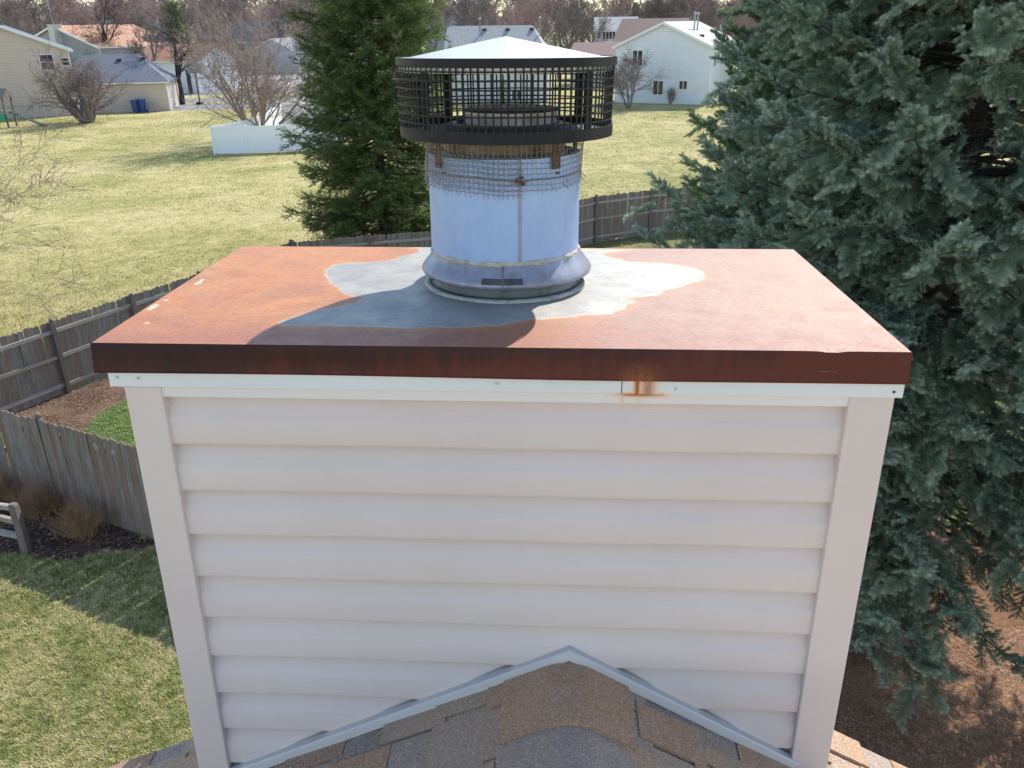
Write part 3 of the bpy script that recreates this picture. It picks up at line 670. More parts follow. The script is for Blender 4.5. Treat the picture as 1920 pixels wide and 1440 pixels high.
for a0, a1 in ((aj-.235, aj-.008), (aj+.006, aj+.225)):
    curved_plate(a0, a1, [(.2095, .0505), (.2125, .0500), (.2046, .0625), (.2020, .0620)]).build('collar_tab', MT['tab'], collar)
curved_plate(aj-.008, aj+.006, [(.190, .028), (.2142, .044), (.2125, .052), (.184, .090), (.182, .091)], 2).build('collar_joint', MT['darkpipe'], collar)
# sealant bead round the pipe foot
b = MB(); b.lathe([(.1808, .083), (.1845, .085), (.1858, .090), (.1845, .0945), (.1815, .097)], 160, (FX, FY), wob=lambda t, j: .0016*math.sin(11*t+1)+.0012*math.sin(23*t+j)+.0008*math.sin(51*t)); b.build('sealant_bead', MT['caulk'], flue, smooth=True)
# flashing collar and the big ring of sealant on the cap
b = MB(); b.lathe([(.178, .04), (.178, .012), (.182, .008), (.193, .006)], 96, (FX+.004, FY)); b.build('base_flashing', MT['darkpipe'], flue, smooth=True)
b = MB(); b.lathe([(.187, .003), (.189, .0085), (.194, .0105), (.200, .0095), (.2055, .006), (.208, .0005)], 200, (FX+.002, FY), wob=lambda t, j: .0012*math.sin(9*t+j)+.001*math.sin(31*t+2*j)+.0007*math.sin(67*t)); b.build('sealant_ring', MT['caulk'], flue, smooth=True)
# shroud
SX, SY = FX+.005, FY
RT, RB2, Z0_, Z1_ = .2535, .2500, .364, .534
def rr_(z): return RB2+(RT-RB2)*(z-Z0_)/(Z1_-Z0_)
b = MB(); b.lathe([(RB2-.002, .3635), (RB2, .3635), (rr_(.389), .389), (rr_(.389)-.002, .389)], 128, (SX+.001, SY), closed=True); shroud = b.build('shroud', MT['black'], flue, smooth=True); shroud.data.set_sharp_from_angle(angle=.6)
b = MB(); b.lathe([(RT-.002, .515), (RT, .515), (RT+.0003, .534), (RT-.0017, .534)], 128, (SX+.002, SY), closed=True); o = b.build('upper_band', MT['black'], shroud, smooth=True); o.data.set_sharp_from_angle(angle=.6)
b = MB(); NV = 100
for i in range(NV):
    t = 2*PI*(i+.3)/NV+.003*math.sin(i*1.7); hw = .0019/rr_(.45)
    v = []
    for z in (.386, .518):
        r = rr_(z)-.0012
        for dt, dr in ((-hw, 0), (hw, 0), (hw, -.0014), (-hw, -.0014)): v.append((SX-.001+(r+dr)*math.cos(t+dt), SY+(r+dr)*math.sin(t+dt), z))
    b.add(v, [(0, 1, 5, 4), (1, 2, 6, 5), (2, 3, 7, 6), (3, 0, 4, 7)])
for k in range(7):
    z = .391+.0178*(k+.55); r = rr_(z)-.0010; b.lathe([(r-.0018, z-.0017), (r, z-.0017), (r, z+.0017), (r-.0018, z+.0017)], 128, (SX-.001, SY), closed=True)
b.build('mesh_screen', MT['black'], shroud)
b = MB(); b.lathe([(.119, .374), (.121, .391), (.135, .390), (.165, .382), (.2, .374), (RB2-.004, .372), (RB2-.004, .370), (.1, .372)], 96, (SX, SY)); b.build('floor_pan', MT['pan'], shroud, smooth=True)
b = MB(); b.lathe([(.1085, .374), (.1085, .405), (.1100, .409), (.1100, .419), (.1085, .423), (.1065, .423), (.1065, .37)], 96, (SX+.011, SY)); vp = b.build('vent_outlet', MT['outlet'], shroud, smooth=True)
b = MB(); b.lathe([(.1112, .4165), (.1128, .4165), (.1128, .4235), (.1112, .4235)], 96, (SX+.011, SY), closed=True); b.build('outlet_rim', MT['black'], vp)
for dth, w2 in ((-.72, .024), (.86, .020), (2.35, .024), (3.85, .026), (4.2, .02)):
    if w2 == 0: continue
    t = -PI/2+dth*1.0; r = .2455 if abs(dth) > .9 else .2455; c_, s_ = math.cos(t), math.sin(t); b = MB(); b.beam((SX+r*c_, SY+r*s_, .372), (SX+r*c_, SY+r*s_, .528), w2, .003, (c_, s_, 0)); b.build('upright', MT['black'], shroud)
# lid: shallow pressed cone with radial creases and a pale drip rim
b = MB(); nL = 96; v = [(SX+.002, SY, .5775)]; f = []
ring_r = [.03, .09, .16, .235, .2515, .2485, .2465]; 
for j, r in enumerate(ring_r):
    for i in range(nL):
        t = 2*PI*i/nL; ph = ((t+PI/2-.06)/(PI/3)) % 1.; fold = 1-abs(ph-.5)*2       # 0 on the crease
        z = .5775-(.5775-.5335)*(r/.2515)
        if j < 4: z += -.0095*fold*(r/.235)
        elif j == 4: z = .5325
        elif j == 5: z = .519
        else: z = .504
        v.append((SX+r*math.cos(t), SY+r*math.sin(t), z))
for i in range(nL): f.append((0, 1+i, 1+(i+1) % nL))
for j in range(len(ring_r)-1):
    for i in range(nL):
        a, c2 = 1+j*nL+i, 1+j*nL+(i+1) % nL; f.append((a, a+nL, c2+nL, c2))
b.add(v, f); o = b.build('lid', MT['lid'], shroud, smooth=True); o.data.set_sharp_from_angle(angle=.02)
# hardware cloth wrapped round the pipe, ragged along its lower edge
b = MB(); WR = PR+.0055; step = .0122; NW = int(2*PI*WR/step); Rw = random.Random(3)
zrow = [.366-.0118*k for k in range(10)]
def wp(t, z, dr=0.): 
    r = WR+dr+.002*math.sin(3*t+z*40)+.0012*math.sin(8*t); return (FX+r*math.cos(t), FY+r*math.sin(t), z+.003*math.sin(2*t+.6)+.0012*math.sin(9*t))
for i in range(NW):
    t = 2*PI*i/NW+Rw.uniform(-.004, .004); x_ = math.cos(t)
    zend = .268-.004*math.sin(5*t)-Rw.uniform(0, .007)
    n_pts = 9; zs = np.linspace(.37, zend, n_pts); ph = Rw.uniform(0, 6)
    b.tube([wp(t+.006*math.sin(z*90+ph), z, .0006*(-1)**k) for k, z in enumerate(zs)]+([wp(t+Rw.uniform(-.03, .03), zend-.006, Rw.uniform(0, .006))] if Rw.random() < .6 else []), .0006, 4, cap=False)
for k, z in enumerate(zrow):
    b.tube([wp(2*PI*i/144, z+.0010*math.sin(i*2.1+k), .0010*(-1)**i) for i in range(145)], .0006, 4, cap=False)
# second loose layer hanging lower on the front left
t0, t1 = -PI/2-1.25, -PI/2+.22
for i in range(26):
    t = t0+(t1-t0)*i/25; zl = .262-.014*(i/25)-Rw.uniform(0, .005)
    b.tube([wp(t+.004*math.sin(z*120+i), z, .004+.001*(-1)**q) for q, z in enumerate(np.linspace(.335, zl, 8))]+[wp(t+Rw.uniform(-.02, .03), zl-Rw.uniform(.002, .009), .006+Rw.uniform(0, .006))], .00065, 4, cap=False)
for k in range(7):
    z = .326-.0118*k
    b.tube([wp(t0+(t1-t0+.05*Rw.random())*i/40, z-.004*(i/40)-.0012*math.sin(i*2.+k), .0045+.0008*(-1)**i) for i in range(41)]+[wp(t1+.06, z-.008-Rw.uniform(0, .006), .010)], .00065, 4, cap=False)
for i in range(9):            # strays at the right edge
    t = -PI/2+Rw.uniform(.5, 1.5); z = .27+Rw.uniform(-.004, .01); b.tube([wp(t, z, .001), wp(t+.03, z-.006, .006), wp(t+.05, z-.013, .012)], .0007, 4, cap=False)
b.build('wire_mesh_wrap', MT['wire'], flue)

# ================================================================== fences of cedar pickets
def picket_mesh(k):
    R_ = random.Random(k); wd, th, h = .1395, .017, 1.84; c_ = .035; b = MB()
    o = [(-wd/2, 0), (wd/2, 0), (wd/2, h-c_*.9), (wd/2-c_*.75, h-.012), (wd/2-c_*1.3, h), (-wd/2+c_*1.3, h), (-wd/2+c_*.75, h-.012), (-wd/2, h-c_*.9)]
    bw = R_.uniform(-.01, .01); v = [(x, y+bw*(z/h)**2, z) for y in (-th/2, th/2) for x, z in o]; n_ = len(o)
    b.add(v, [tuple(range(n_)), tuple(range(2*n_-1, n_-1, -1))]+[(i, i+n_, (i+1) % n_+n_, (i+1) % n_) for i in range(n_)])
    me = bpy.data.meshes.new('picket'); me.from_pydata(np.concatenate(b.v).tolist(), [], b.f); me.materials.append(MT['picket']); return me
PK = [picket_mesh(k) for k in range(4)]
def post_mesh():
    b = MB(); b.box((-.05, -.05, -.1), (.05, .05, 1.80)); b.box((-.033, -.033, 1.80), (.033, .033, 1.835)); b.lathe([(0, 1.92), (.03, 1.915), (.05, 1.895), (.056, 1.868), (.048, 1.842), (.03, 1.833), (0, 1.833)], 8)
    me = bpy.data.meshes.new('post'); me.from_pydata(np.concatenate(b.v).tolist(), [], b.f); me.materials.append(MT['post']); return me
PM = post_mesh(); RAILM = {}
def fence(pts, label, side, h=1.78, group='cedar picket fences round the back yard'):
    """side: +1 puts rails to the left of the walking direction, pickets beyond"""
    t = thing('wooden_fence', label, 'fence', (pts[0][0], pts[0][1], 0), 0, group); o0 = np.array([pts[0][0], pts[0][1], 0.]); R_ = random.Random(len(pts)*7)
    P = [np.array([a, c_, 0.]) for a, c_ in pts]
    for p in P:
        o = link('post', PM, None, t, loc=tuple(p-o0), rot=(R_.gauss(0, .012), R_.gauss(0, .012), math.atan2((P[1]-P[0])[1], (P[1]-P[0])[0])))
    for a, c_ in zip(P, P[1:]):
        d = c_-a; L = np.linalg.norm(d); d /= L; nrm = np.array([-d[1], d[0], 0])*side; ang = math.atan2(d[1], d[0])
        for z in (.22, .95, 1.58):
            b = MB(); zz = [z+R_.gauss(0, .012) for _ in (0, 1)]; b.box((.045, -.019, -.044), (L-.045, .019, .044))
            o = b.build('rail', MT['rail'], t); o.location = tuple(a-o0-nrm*.034+np.array([0, 0, zz[0]])); o.rotation_euler = (R_.gauss(0, .02), -math.atan2(zz[1]-zz[0], L), ang)
        n_ = int(round(L/.1405))
        for i in range(n_):
            p = a+d*(L*(i+.5)/n_)-nrm*.0; off = nrm*(-.064)
            o = link('picket', PK[R_.randrange(4)], None, t, loc=tuple(p-o0+off+np.array([0, 0, -.01+R_.gauss(0, .012)])), rot=(R_.gauss(0, .008), R_.gauss(0, .007), ang+(PI if R_.random() < .5 else 0)+R_.gauss(0, .015)))
    return t
fence(FA, 'grey cedar fence with rails facing us between the corner mulch and the open field', -1)
fence(FB, 'long cedar fence running behind flue pipe and spruces along the open field', -1)
fence(FC, 'near smooth faced cedar fence behind the brown shrubs and dark bed', 1)
# old split rail fence at the left edge
t = thing('split_rail_fence', 'old grey split rail fence with one post beside the shrub bed', 'fence', tuple(G(50, 1036)))
b = MB(); pr = [(.085, .07), (.075, -.07), (-.08, -.06), (-.07, .075)]; v = []
for z, s_, dx in ((-.1, .85, 0), (.5, .8, .01), (.93, .75, .005), (.97, .6, .0)): v += [(x*s_+dx, y*s_, z) for x, y in pr]
b.add(v, [(i*4+j, (i+1)*4+j, (i+1)*4+(j+1) % 4, i*4+(j+1) % 4) for i in range(3) for j in range(4)]+[(12, 13, 14, 15)]); b.build('post', MT['post'], t)
for z, dz in ((.32, .05), (.62, .02), (.88, -.03)):
    b = MB(); v = []; 
    for i in range(7):
        x = -2.6*i/6; 
        for (a, c_) in ((.03, .05), (.035, -.04), (-.03, -.05), (-.035, .045)): v.append((x, a+.02*math.sin(i*1.3)+x*-.28, z+dz*i/3+c_+.012*math.sin(i*2+z*9)))
    b.add(v, [(i*4+j, (i+1)*4+j, (i+1)*4+(j+1) % 4, i*4+(j+1) % 4) for i in range(6) for j in range(4)]+[(3, 2, 1, 0)]); b.build('rail', MT['rail'], t)

# ================================================================== spruces
def shoot_tris(p, d, L, n_, nl, nw, R_, tipv):
    """a shoot covered in needles: vertices, triangles, tip attribute"""
    V = []; T = []; A = []; d = d/np.linalg.norm(d); a = np.cross(d, [0, 0, 1.]); a /= np.linalg.norm(a)+1e-9; b = np.cross(d, a)
    k = 0
    for r in (0,):      # core
        e = [p+a*.004, p-a*.002+b*.0035, p-a*.002-b*.0035, p+d*L]; V += e; T += [(0, 1, 3), (1, 2, 3), (2, 0, 3)]; A += [0, 0, 0, tipv]; k = 4
    for i in range(n_):
        t = (i+R_.random())/n_; ph = i*2.399+R_.random()*.5; o = a*math.cos(ph)+b*math.sin(ph)*.85+b*.15*-1
        q = p+d*(t*L); ln = nl*(.75+.4*math.sin(PI*min(1, t*.75+.25)))*R_.uniform(.85, 1.1)
        fwd = .30+.75*t**3; nd = o+d*fwd; nd /= np.linalg.norm(nd); s_ = np.cross(nd, d if abs(nd@d) < .98 else a); s_ /= np.linalg.norm(s_)+1e-9
        V += [q+s_*nw/2, q-s_*nw/2, q+nd*ln]; T.append((k, k+1, k+2)); A += [tipv*.6*t, tipv*.6*t, tipv*(.5+.5*t)]; k += 3
    return np.array(V), np.array(T), np.array(A, float)
def spray(seed, L, nsh, shL, per, nl, nw, droop=.25):
    R_ = random.Random(seed); V = []; T = []; A = []; n0 = 0
    def add(x):
        nonlocal n0
        V.append(x[0]); T.append(x[1]+n0); A.append(x[2]); n0 += len(x[0])
    pts = [np.zeros(3)]; d = np.array([1., 0, 0])
    seg = 4
    for i in range(seg):
        d = d+np.array([0, R_.gauss(0, .08), -droop/seg if i < 2 else .05]); d /= np.linalg.norm(d); q = pts[-1]+d*L/seg
        add(shoot_tris(pts[-1], q-pts[-1], L/seg*1.1, int(per*L/seg), nl, nw, R_, 1. if i == seg-1 else .2)); pts.append(q)
    for i in range(nsh):
        t = .08+.86*(i+.5)/nsh; j = min(int(t*seg), seg-1); p = pts[j]+(pts[j+1]-pts[j])*(t*seg-j); sd_ = (-1)**i
        ang = R_.uniform(.65, .95); dd = np.array([math.cos(ang), sd_*math.sin(ang), R_.uniform(-.75, .65)]); ln = shL*(1.15-.55*t)*R_.uniform(.75, 1.15)
        add(shoot_tris(p, dd, ln, int(per*ln), nl, nw, R_, (.15+.7*t)*R_.uniform(.6, 1.1)))
        if ln > shL*.7 and R_.random() < .7:
            p2 = p+dd/np.linalg.norm(dd)*ln*.45; d2 = np.array([math.cos(ang-sd_*-.6), sd_*math.sin(ang+.6), R_.uniform(-.3, .2)]); add(shoot_tris(p2, d2, ln*.5, int(per*ln*.5), nl, nw, R_, R_.uniform(.3, 1)))
    return np.concatenate(V), np.concatenate(T), np.concatenate(A)
def spruce(name, label, x, y, H, Rad, zlow, tmpl, m, seed, gap=.27, nb=7, spacing=.19, latl=.95, sc_=1., vis=None, shape=.8, group='spruces along the back of the yard', droop=.0, low=.8):
    R_ = random.Random(seed); root = thing('spruce_tree', label, 'tree', (x, y, 0), 0, group)
    segs = []; pts = []; rots = []; scl = []; th = []
    z = 0.; 
    while z < H:
        segs.append(((0, 0, z), .21*(1-z/H)+.02, (0, 0, z+H/14), .21*(1-(z+H/14)/H)+.02)); z += H/14
    V, Q = frusta([s[0] for s in segs], [s[1] for s in segs], [s[2] for s in segs], [max(.012, s[3]) for s in segs], 9); link('trunk', fast_mesh('trunk', V, None, Q), MT['bark_dark'], root)
    bs = []; z = zlow; k = 0
    def put(p, d, s_, tipd=0.):
        d = d/np.linalg.norm(d); pts.append(p); rots.append((R_.gauss(0, .45), -math.asin(max(-1, min(1, d[2]))), math.atan2(d[1], d[0]))); scl.append(s_)
    while z < H-.25:
        u = (z-zlow)/(H-zlow); RL = Rad*(1-u)**shape*(1. if u > .12 else low+(1-low)*u/.12)
        for j in range(nb):
            az = 2.399*k+R_.gauss(0, .2); k += 1; L = RL*R_.uniform(.78, 1.12)
            if R_.random() < .05: L *= .6
            rise0 = -.28+.75*u+R_.gauss(0, .06); h = np.array([math.cos(az), math.sin(az), 0.]); sdv = np.array([-h[1], h[0], 0.])
            n_ = 7; P = []; zz = z+R_.uniform(-.12, .12)
            for i in range(n_+1):
                t = i/n_; P.append(h*L*t+sdv*L*.08*math.sin(t*2+k)+np.array([0, 0, zz+L*(rise0*t+(.20-.1*u)*t*t*t)]))
            for i in range(n_): bs.append((P[i], (.019*(1-i/n_)*(.4+L/3)+.004), P[i+1], (.019*(1-(i+1)/n_)*(.4+L/3)+.003)))
            s0 = L*.22
            def at(s_):
                f_ = min(s_/L*n_, n_-1e-3); i = int(f_); return P[i]+(P[i+1]-P[i])*(f_-i), (P[i+1]-P[i])/np.linalg.norm(P[i+1]-P[i])
            p, d = at(L*.999); put(p-d*.12, d+np.array([0, 0, .45]), sc_*R_.uniform(.9, 1.15))
            s_ = s0; sd_ = 1
            while s_ < L:
                p, d = at(s_); t = s_/L; sd_ = -sd_
                ll = latl*min(1, L/2.2)*(1.15-t)*R_.uniform(.6, 1.1)*(.45+.55*min(1, t*2.2))
                ang = R_.uniform(.7, 1.05); e = d*math.cos(ang)+sdv*sd_*math.sin(ang)+np.array([0, 0, R_.uniform(-.30, .0)-droop]); e /= np.linalg.norm(e)
                if ll > .14:
                    bs.append((p, .008, p+e*ll*.8+np.array([0, 0, -.04*ll]), .003))
                    q = .10+R_.uniform(0, .1)
                    while q < ll:
                        e2 = e*.75+(sdv*R_.uniform(-.7, .7)+h*R_.uniform(-.2, .6))*.6+np.array([0, 0, R_.uniform(-.35, .12)])
                        if q > .45*ll or R_.random() < .4: put(p+e*q+np.array([0, 0, -.06*q]), e2, sc_*R_.choice([.6, .8, .95, 1.1, 1.3]))
                        q += spacing*R_.uniform(.7, 1.2)
                put(p, d*.6+sdv*sd_*.5+np.array([0, 0, R_.uniform(-.2, .35)]), sc_*R_.uniform(.6, 1.))
                if t > .35: put(p-d*.05, d*.8+sdv*sd_*-.3+np.array([0, 0, R_.uniform(.1, .6)]), sc_*R_.uniform(.6, .95))
                s_ += spacing*.8*R_.uniform(.8, 1.2)
        z += gap*(1-.35*u)
    V, Q = frusta([s[0] for s in bs], [s[1] for s in bs], [s[2] for s in bs], [s[3] for s in bs], 4); link('branches', fast_mesh('branches', V, None, Q), MT['bark_dark'], root, kind='stuff')
    pts = np.array(pts)+np.array([[R_.gauss(0, .02), R_.gauss(0, .02), 0] for _ in pts])
    scatter('crown', tmpl, pts, np.array(rots), np.array(scl), m, root)
    print(label[:20], 'sprays', len(pts)); return root
TB = [spray(s_, .29, 13, .098, 900, .0245, .0042) for s_ in (1, 2, 3, 4, 5, 6)]
TG = [spray(s_, .42, 9, .17, 300, .026, .0062, .5) for s_ in (11, 12, 13, 14)]
SA = spruce('a', 'large blue spruce filling the right side right beside the chimney', 4.95, 9.2, 13.8, 3.9, 2.5, TB, MT['blue'], 21, gap=.225, nb=8, spacing=.255, latl=.95, sc_=1.32, droop=.36)
SB = spruce('b', 'tall green spruce standing behind the large blue spruce', 6.0, 15.0, 15.5, 3.4, 1.2, TB, MT['bluegreen'], 33, gap=.30, nb=8, spacing=.23, sc_=1.5)
SM = spruce('m', 'dark green spruce behind the fence left of the flue pipe', -4.95, 32.6, 21.5, 3.35, .4, TG, MT['green'], 55, gap=.33, nb=8, spacing=.25, latl=1.1, sc_=1.4, shape=.78, low=1.)

# ================================================================== houses beyond the field
WALLM = {k: siding_mat('siding_'+k, c) for k, c in dict(beige=(.66, .55, .475), white=(.83, .85, .90), cream=(.66, .62, .55), grey=(.34, .34, .36), bluegrey=(.52, .54, .58), pale=(.66, .65, .63), slate=(.14, .16, .17)).items()}
ROOFM = {k: roof_mat('roof_'+k, c) for k, c in dict(slate=(.13, .14, .165), grey=(.30, .30, .30), light=(.42, .41, .40), orange=(.42, .235, .15), brown=(.20, .135, .115), rust=(.30, .165, .115)).items()}
MT['shutter'] = mat('dark_shutter', (.03, .03, .035), .6); MT['metalvent'] = mat('grey_vent', (.35, .36, .38), .5, .4)
def xat(px, Y): return ATY(px, 150, Y)[0]*1.0 if False else (lambda d: (CAM+d*(Y/d[1]))[0])(BW @ np.array([px-960, 720-110, F]))
def zat(px, py, Y): return ATY(px, py, Y)[2]
class House:
    def __init__(s, label, xl, Yl, xr, Yr, eave, peak, D, axis, wall, roof, oh=.35, hip=(0, 0), name='house', cat='house', group='houses beyond the field'):
        A = np.array([xat(xl, Yl), Yl]); B_ = np.array([xat(xr, Yr), Yr]); s.W = np.linalg.norm(B_-A); s.ang = math.atan2(*(B_-A)[::-1])
        s.px = (xl, xr); s.Y = (Yl, Yr); s.D = D; s.axis = axis
        s.ze = zat((xl+xr)/2, eave, (Yl+Yr)/2); s.zp = zat((xl+xr)/2, peak, (Yl+Yr)/2+(D/2 if axis == 'u' else 0))
        s.t = thing(name, label, cat, (A[0], A[1], 0), s.ang, group); W, ze, zp = s.W, s.ze, s.zp
        b = MB()
        if axis == 'v':
            pts = [(0, 0), (W, 0), (W, ze), (W/2, zp), (0, ze)]; v = [(x, 0, z) for x, z in pts]+[(x, D, z) for x, z in pts]
        else:
            pts = [(0, 0), (D, 0), (D, ze), (D/2, zp if not (hip[0] or hip[1]) else ze+.01), (0, ze)]; v = [(0, y, z) for y, z in pts]+[(W, y, z) for y, z in pts]
        b.add(v, [(4, 3, 2, 1, 0), (5, 6, 7, 8, 9)]+[(i, (i+1) % 5, (i+1) % 5+5, i+5) for i in range(5)]); b.build('wall', WALLM[wall], s.t)
        b = MB(); th = .16; sl = (zp-ze)/((W if axis == 'v' else D)/2); lo = ze-sl*oh
        up_ = .03
        if axis == 'v': rows = [((-oh, -oh, lo), (W/2, -oh, zp), (W/2, D+oh, zp), (-oh, D+oh, lo)), ((W+oh, -oh, lo), (W+oh, D+oh, lo), (W/2, D+oh, zp), (W/2, -oh, zp))]
        else:
            r0 = hip[0] if hip[0] else -oh; r1 = W-hip[1] if hip[1] else W+oh
            rows = [((-oh, -oh, lo), (W+oh, -oh, lo), (r1, D/2, zp), (r0, D/2, zp)), ((W+oh, D+oh, lo), (-oh, D+oh, lo), (r0, D/2, zp), (r1, D/2, zp))]
            if hip[1]: rows.append(((W+oh, -oh, lo), (W+oh, D+oh, lo), (r1, D/2, zp)))
            if hip[0]: rows.append(((-oh, D+oh, lo), (-oh, -oh, lo), (r0, D/2, zp)))
        for r in rows:
            n_ = len(r); v = [(x, y, z+up_+th*.6) for x, y, z in r]+[(x, y, z+up_-th*.3) for x, y, z in r]
            b.add(v, [tuple(range(n_)), tuple(range(2*n_-1, n_-1, -1))]+[(i, i+n_, (i+1) % n_+n_, (i+1) % n_) for i in range(n_)])
        s.roof = b.build('roof', ROOFM[roof], s.t)
        b = MB()
        if axis == 'v':
            b.beam((-oh-.02, -oh-.03, lo), (W/2, -oh-.03, zp), .05, .24); b.beam((W/2, -oh-.03, zp), (W+oh+.02, -oh-.03, lo), .05, .24)
            b.box((W+oh, -oh, lo-.06), (W+oh+.1, D+oh, lo+.07))
        else: b.box((-oh, -oh-.1, lo-.06), (W+oh, -oh, lo+.08))
        b.build('gutter', MT['wframe'], s.t)
        b = MB(); b.box((-.03, -.03, 0), (.07, .0, ze)); b.box((W-.07, -.03, 0), (W+.03, .0, ze)); b.build('corner_trim', MT['wframe'], s.t)
    def lx(s, px): return (px-s.px[0])/(s.px[1]-s.px[0])*s.W
    def lz(s, px, py): 
        f_ = (px-s.px[0])/(s.px[1]-s.px[0]); return zat(px, py, s.Y[0]+(s.Y[1]-s.Y[0])*f_)
    def win(s, x0, x1, y0, y1, split='v', shutters=False):
        a, c_ = s.lx(x0), s.lx(x1); z1, z0 = s.lz((x0+x1)/2, y0), s.lz((x0+x1)/2, y1); z0 = max(z0, .15); s.win_l(a, c_, z0, z1, split, shutters)
    def win_l(s, a, c_, z0, z1, split='v', shutters=False, side=False):
        f_ = .09; b = MB()
        def bx(b, x0, x1, y0, y1, z0, z1):
            if not side: b.box((x0, y0, z0), (x1, y1, z1))
            else: b.box((s.W-y1, x0, z0), (s.W-y0, x1, z1))
        for q in ((a-f_, a, z0-f_, z1+f_), (c_, c_+f_, z0-f_, z1+f_), (a, c_, z0-f_, z0), (a, c_, z1, z1+f_)): bx(b, q[0], q[1], -.06, .02, q[2], q[3])
        if split == 'v': bx(b, (a+c_)/2-.035, (a+c_)/2+.035, -.05, .02, z0, z1)
        else: bx(b, a, c_, -.05, .02, (z0+z1)/2-.03, (z0+z1)/2+.03)
        o = b.build('window', MT['wframe'], s.t); b = MB(); bx(b, a, c_, -.02, -.005, z0, z1); b.build('pane', MT['glass'], o)
        if shutters:
            for q in ((a-f_-.45, a-f_-.05), (c_+f_+.05, c_+f_+.45)): b = MB(); bx(b, q[0], q[1], -.05, 0, z0, z1); b.build('shutter', MT['shutter'], s.t)
    def door(s, x0, x1, y0, m='wframe'):
        b = MB(); a, c_ = s.lx(x0), s.lx(x1); z1 = s.lz(x0, y0); b.box((a, -.05, 0), (c_, 0, z1)); b.build('door', MT[m], s.t)
    def roofpt(s, u_, v_):     # u along width 0..1, v 0 eave..1 ridge on the front/right slope
        if s.axis == 'u': return (s.W*u_, s.D/2*v_, s.ze+(s.zp-s.ze)*v_+.12)
        return (s.W-(s.W/2)*v_, s.D*u_, s.ze+(s.zp-s.ze)*v_+.12)
    def vent(s, u_, v_, kind='box'):
        x, y, z = s.roofpt(u_, v_); b = MB()
        if kind == 'box': b.box((x-.22, y-.2, z-.1), (x+.22, y+.2, z+.18)); b.build('roof_vent', MT['shutter'], s.t)
        else: b.lathe([(.09, z-.2), (.09, z+1.5), (.16, z+1.52), (.16, z+1.7), (0, z+1.75)], 10, (x, y)); b.build('vent_pipe', MT['metalvent'], s.t, smooth=True)
    def chimney(s, x, y, w_, z1, m='wframe'):
        b = MB(); b.box((x-w_/2, y-w_/2, 0), (x+w_/2, y+w_/2, z1)); b.box((x-w_/2-.08, y-w_/2-.08, z1), (x+w_/2+.08, y+w_/2+.08, z1+.12)); b.build('chimney', m if not isinstance(m, str) else MT[m], s.t)
def gY(px, py): return G(px, py)[1]
h = House('white sided gable house on the right with slider windows, its gable facing the field', 1155, gY(1155, 192), 1333, gY(1333, 197), 87, 43, 13, 'v', 'white', 'light')
h.win(1188, 1206, 95, 122); h.win(1230, 1248, 152, 177); h.win(1279, 1293, 152, 167)
for a in (1.2, 4.2, 8.4): h.win_l(a, a+.9, h.ze-1.9, h.ze-.6, side=True)
h.vent(.35, .62, 'pipe'); h.vent(.42, .6, 'pipe'); h.vent(.2, .35); h.vent(.75, .5)
for k, (u_, v_) in enumerate(((.3, .12), (.62, .2))):
    x, y, z = h.roofpt(u_, v_); b = MB(); b.tube([(x, y, z-.1), (x, y, z+.6), (x-.2, y, z+1.0)], .03, 6); o = b.build('dish_mount', MT['metalvent'], h.t)
    b = MB(); b.lathe([(0, 0), (.2, .03), (.36, .1), (.37, .1), (.2, .015), (0, -.02)], 14); V = np.concatenate(b.v) @ np.array(Matrix.Rotation(1.2, 3, 'Y')).T+np.array([x-.2, y, z+1.0]); bb = MB(); bb.add(V, b.f); bb.build('dish', MT['metalvent'], o, smooth=True)
Y1 = gY(200, 216)
h1 = House('tall beige sided house at the left edge with a single dark window', -112, Y1-4, 131, Y1+1, 96, 49, 14, 'v', 'beige', 'slate')
h1.win(72, 97, 103, 130, 'h'); h1.win(113, 128, 109, 122, 'h')
h2 = House('low beige garage wing with blue grey shingle roof behind the blue bins', 131.5, Y1+2.2, 303, Y1+4, 153, 104, 9, 'u', 'beige', 'slate', hip=(0, 3.2))
h2.vent(.45, .75); h2.vent(.72, .8)
b = MB(); b.beam((h2.W+.05, -.05, 0), (h2.W+.05, -.05, h2.ze), .1, .1, (1, 0, 0)); b.build('downpipe', MT['wframe'], h2.t)
h3 = House('grey house with orange shingle roof and pale chimney behind the beige house', 42, 133, 190, 124, 88, 49, 13, 'v', 'grey', 'orange')
x, y = h3.lx(122), -.4; h3.chimney(x, y, 1.25, zat(122, 47, 127), WALLM['pale'])
b = MB(); b.tube([(x, y, zat(122, 47, 127)), (x-.6, y, zat(113, 0, 127)+3)], .05, 6); b.build('antenna_mast', MT['metalvent'], h3.t)
h4 = House('far house with dark grey roof and one white framed window, behind the orange roof', 176, 172, 300, 170, 64, 39, 10, 'u', 'bluegrey', 'slate'); h4.win(241, 252, 68, 81, 'h')
h5 = House('white garage with rusty orange roof beside the small street', 246, gY(310, 178)+4, 366, gY(360, 176), 114, 86, 9, 'u', 'white', 'rust'); h5.door(345, 352, 130, 'shutter')
h6 = House('two storey pale blue house with slate roof and white chimney far up the street', 425, 180, 536, 178, 76, 40, 9, 'u', 'bluegrey', 'slate'); h6.chimney(h6.lx(527), 3, 1.4, zat(527, 36, 179)); h6.win(450, 462, 82, 95); h6.win(495, 507, 82, 95)
h7 = House('low white gabled wing with grey roof before the pale blue house', 470, 164, 560, 160, 98, 73, 9, 'v', 'bluegrey', 'grey')
h8 = House('grey roofed house directly behind the flue shroud with three roof vents', 834, 97, 1028, 96, 112, 50, 10, 'u', 'pale', 'grey', hip=(0, 2.0))
for a, c_ in ((872, 884), (930, 948), (980, 992)): h8.win(a, c_, 124, 139)
h8.win(960, 978, 168, 186)
for u_ in (.35, .58, .82): h8.vent(u_, .86)
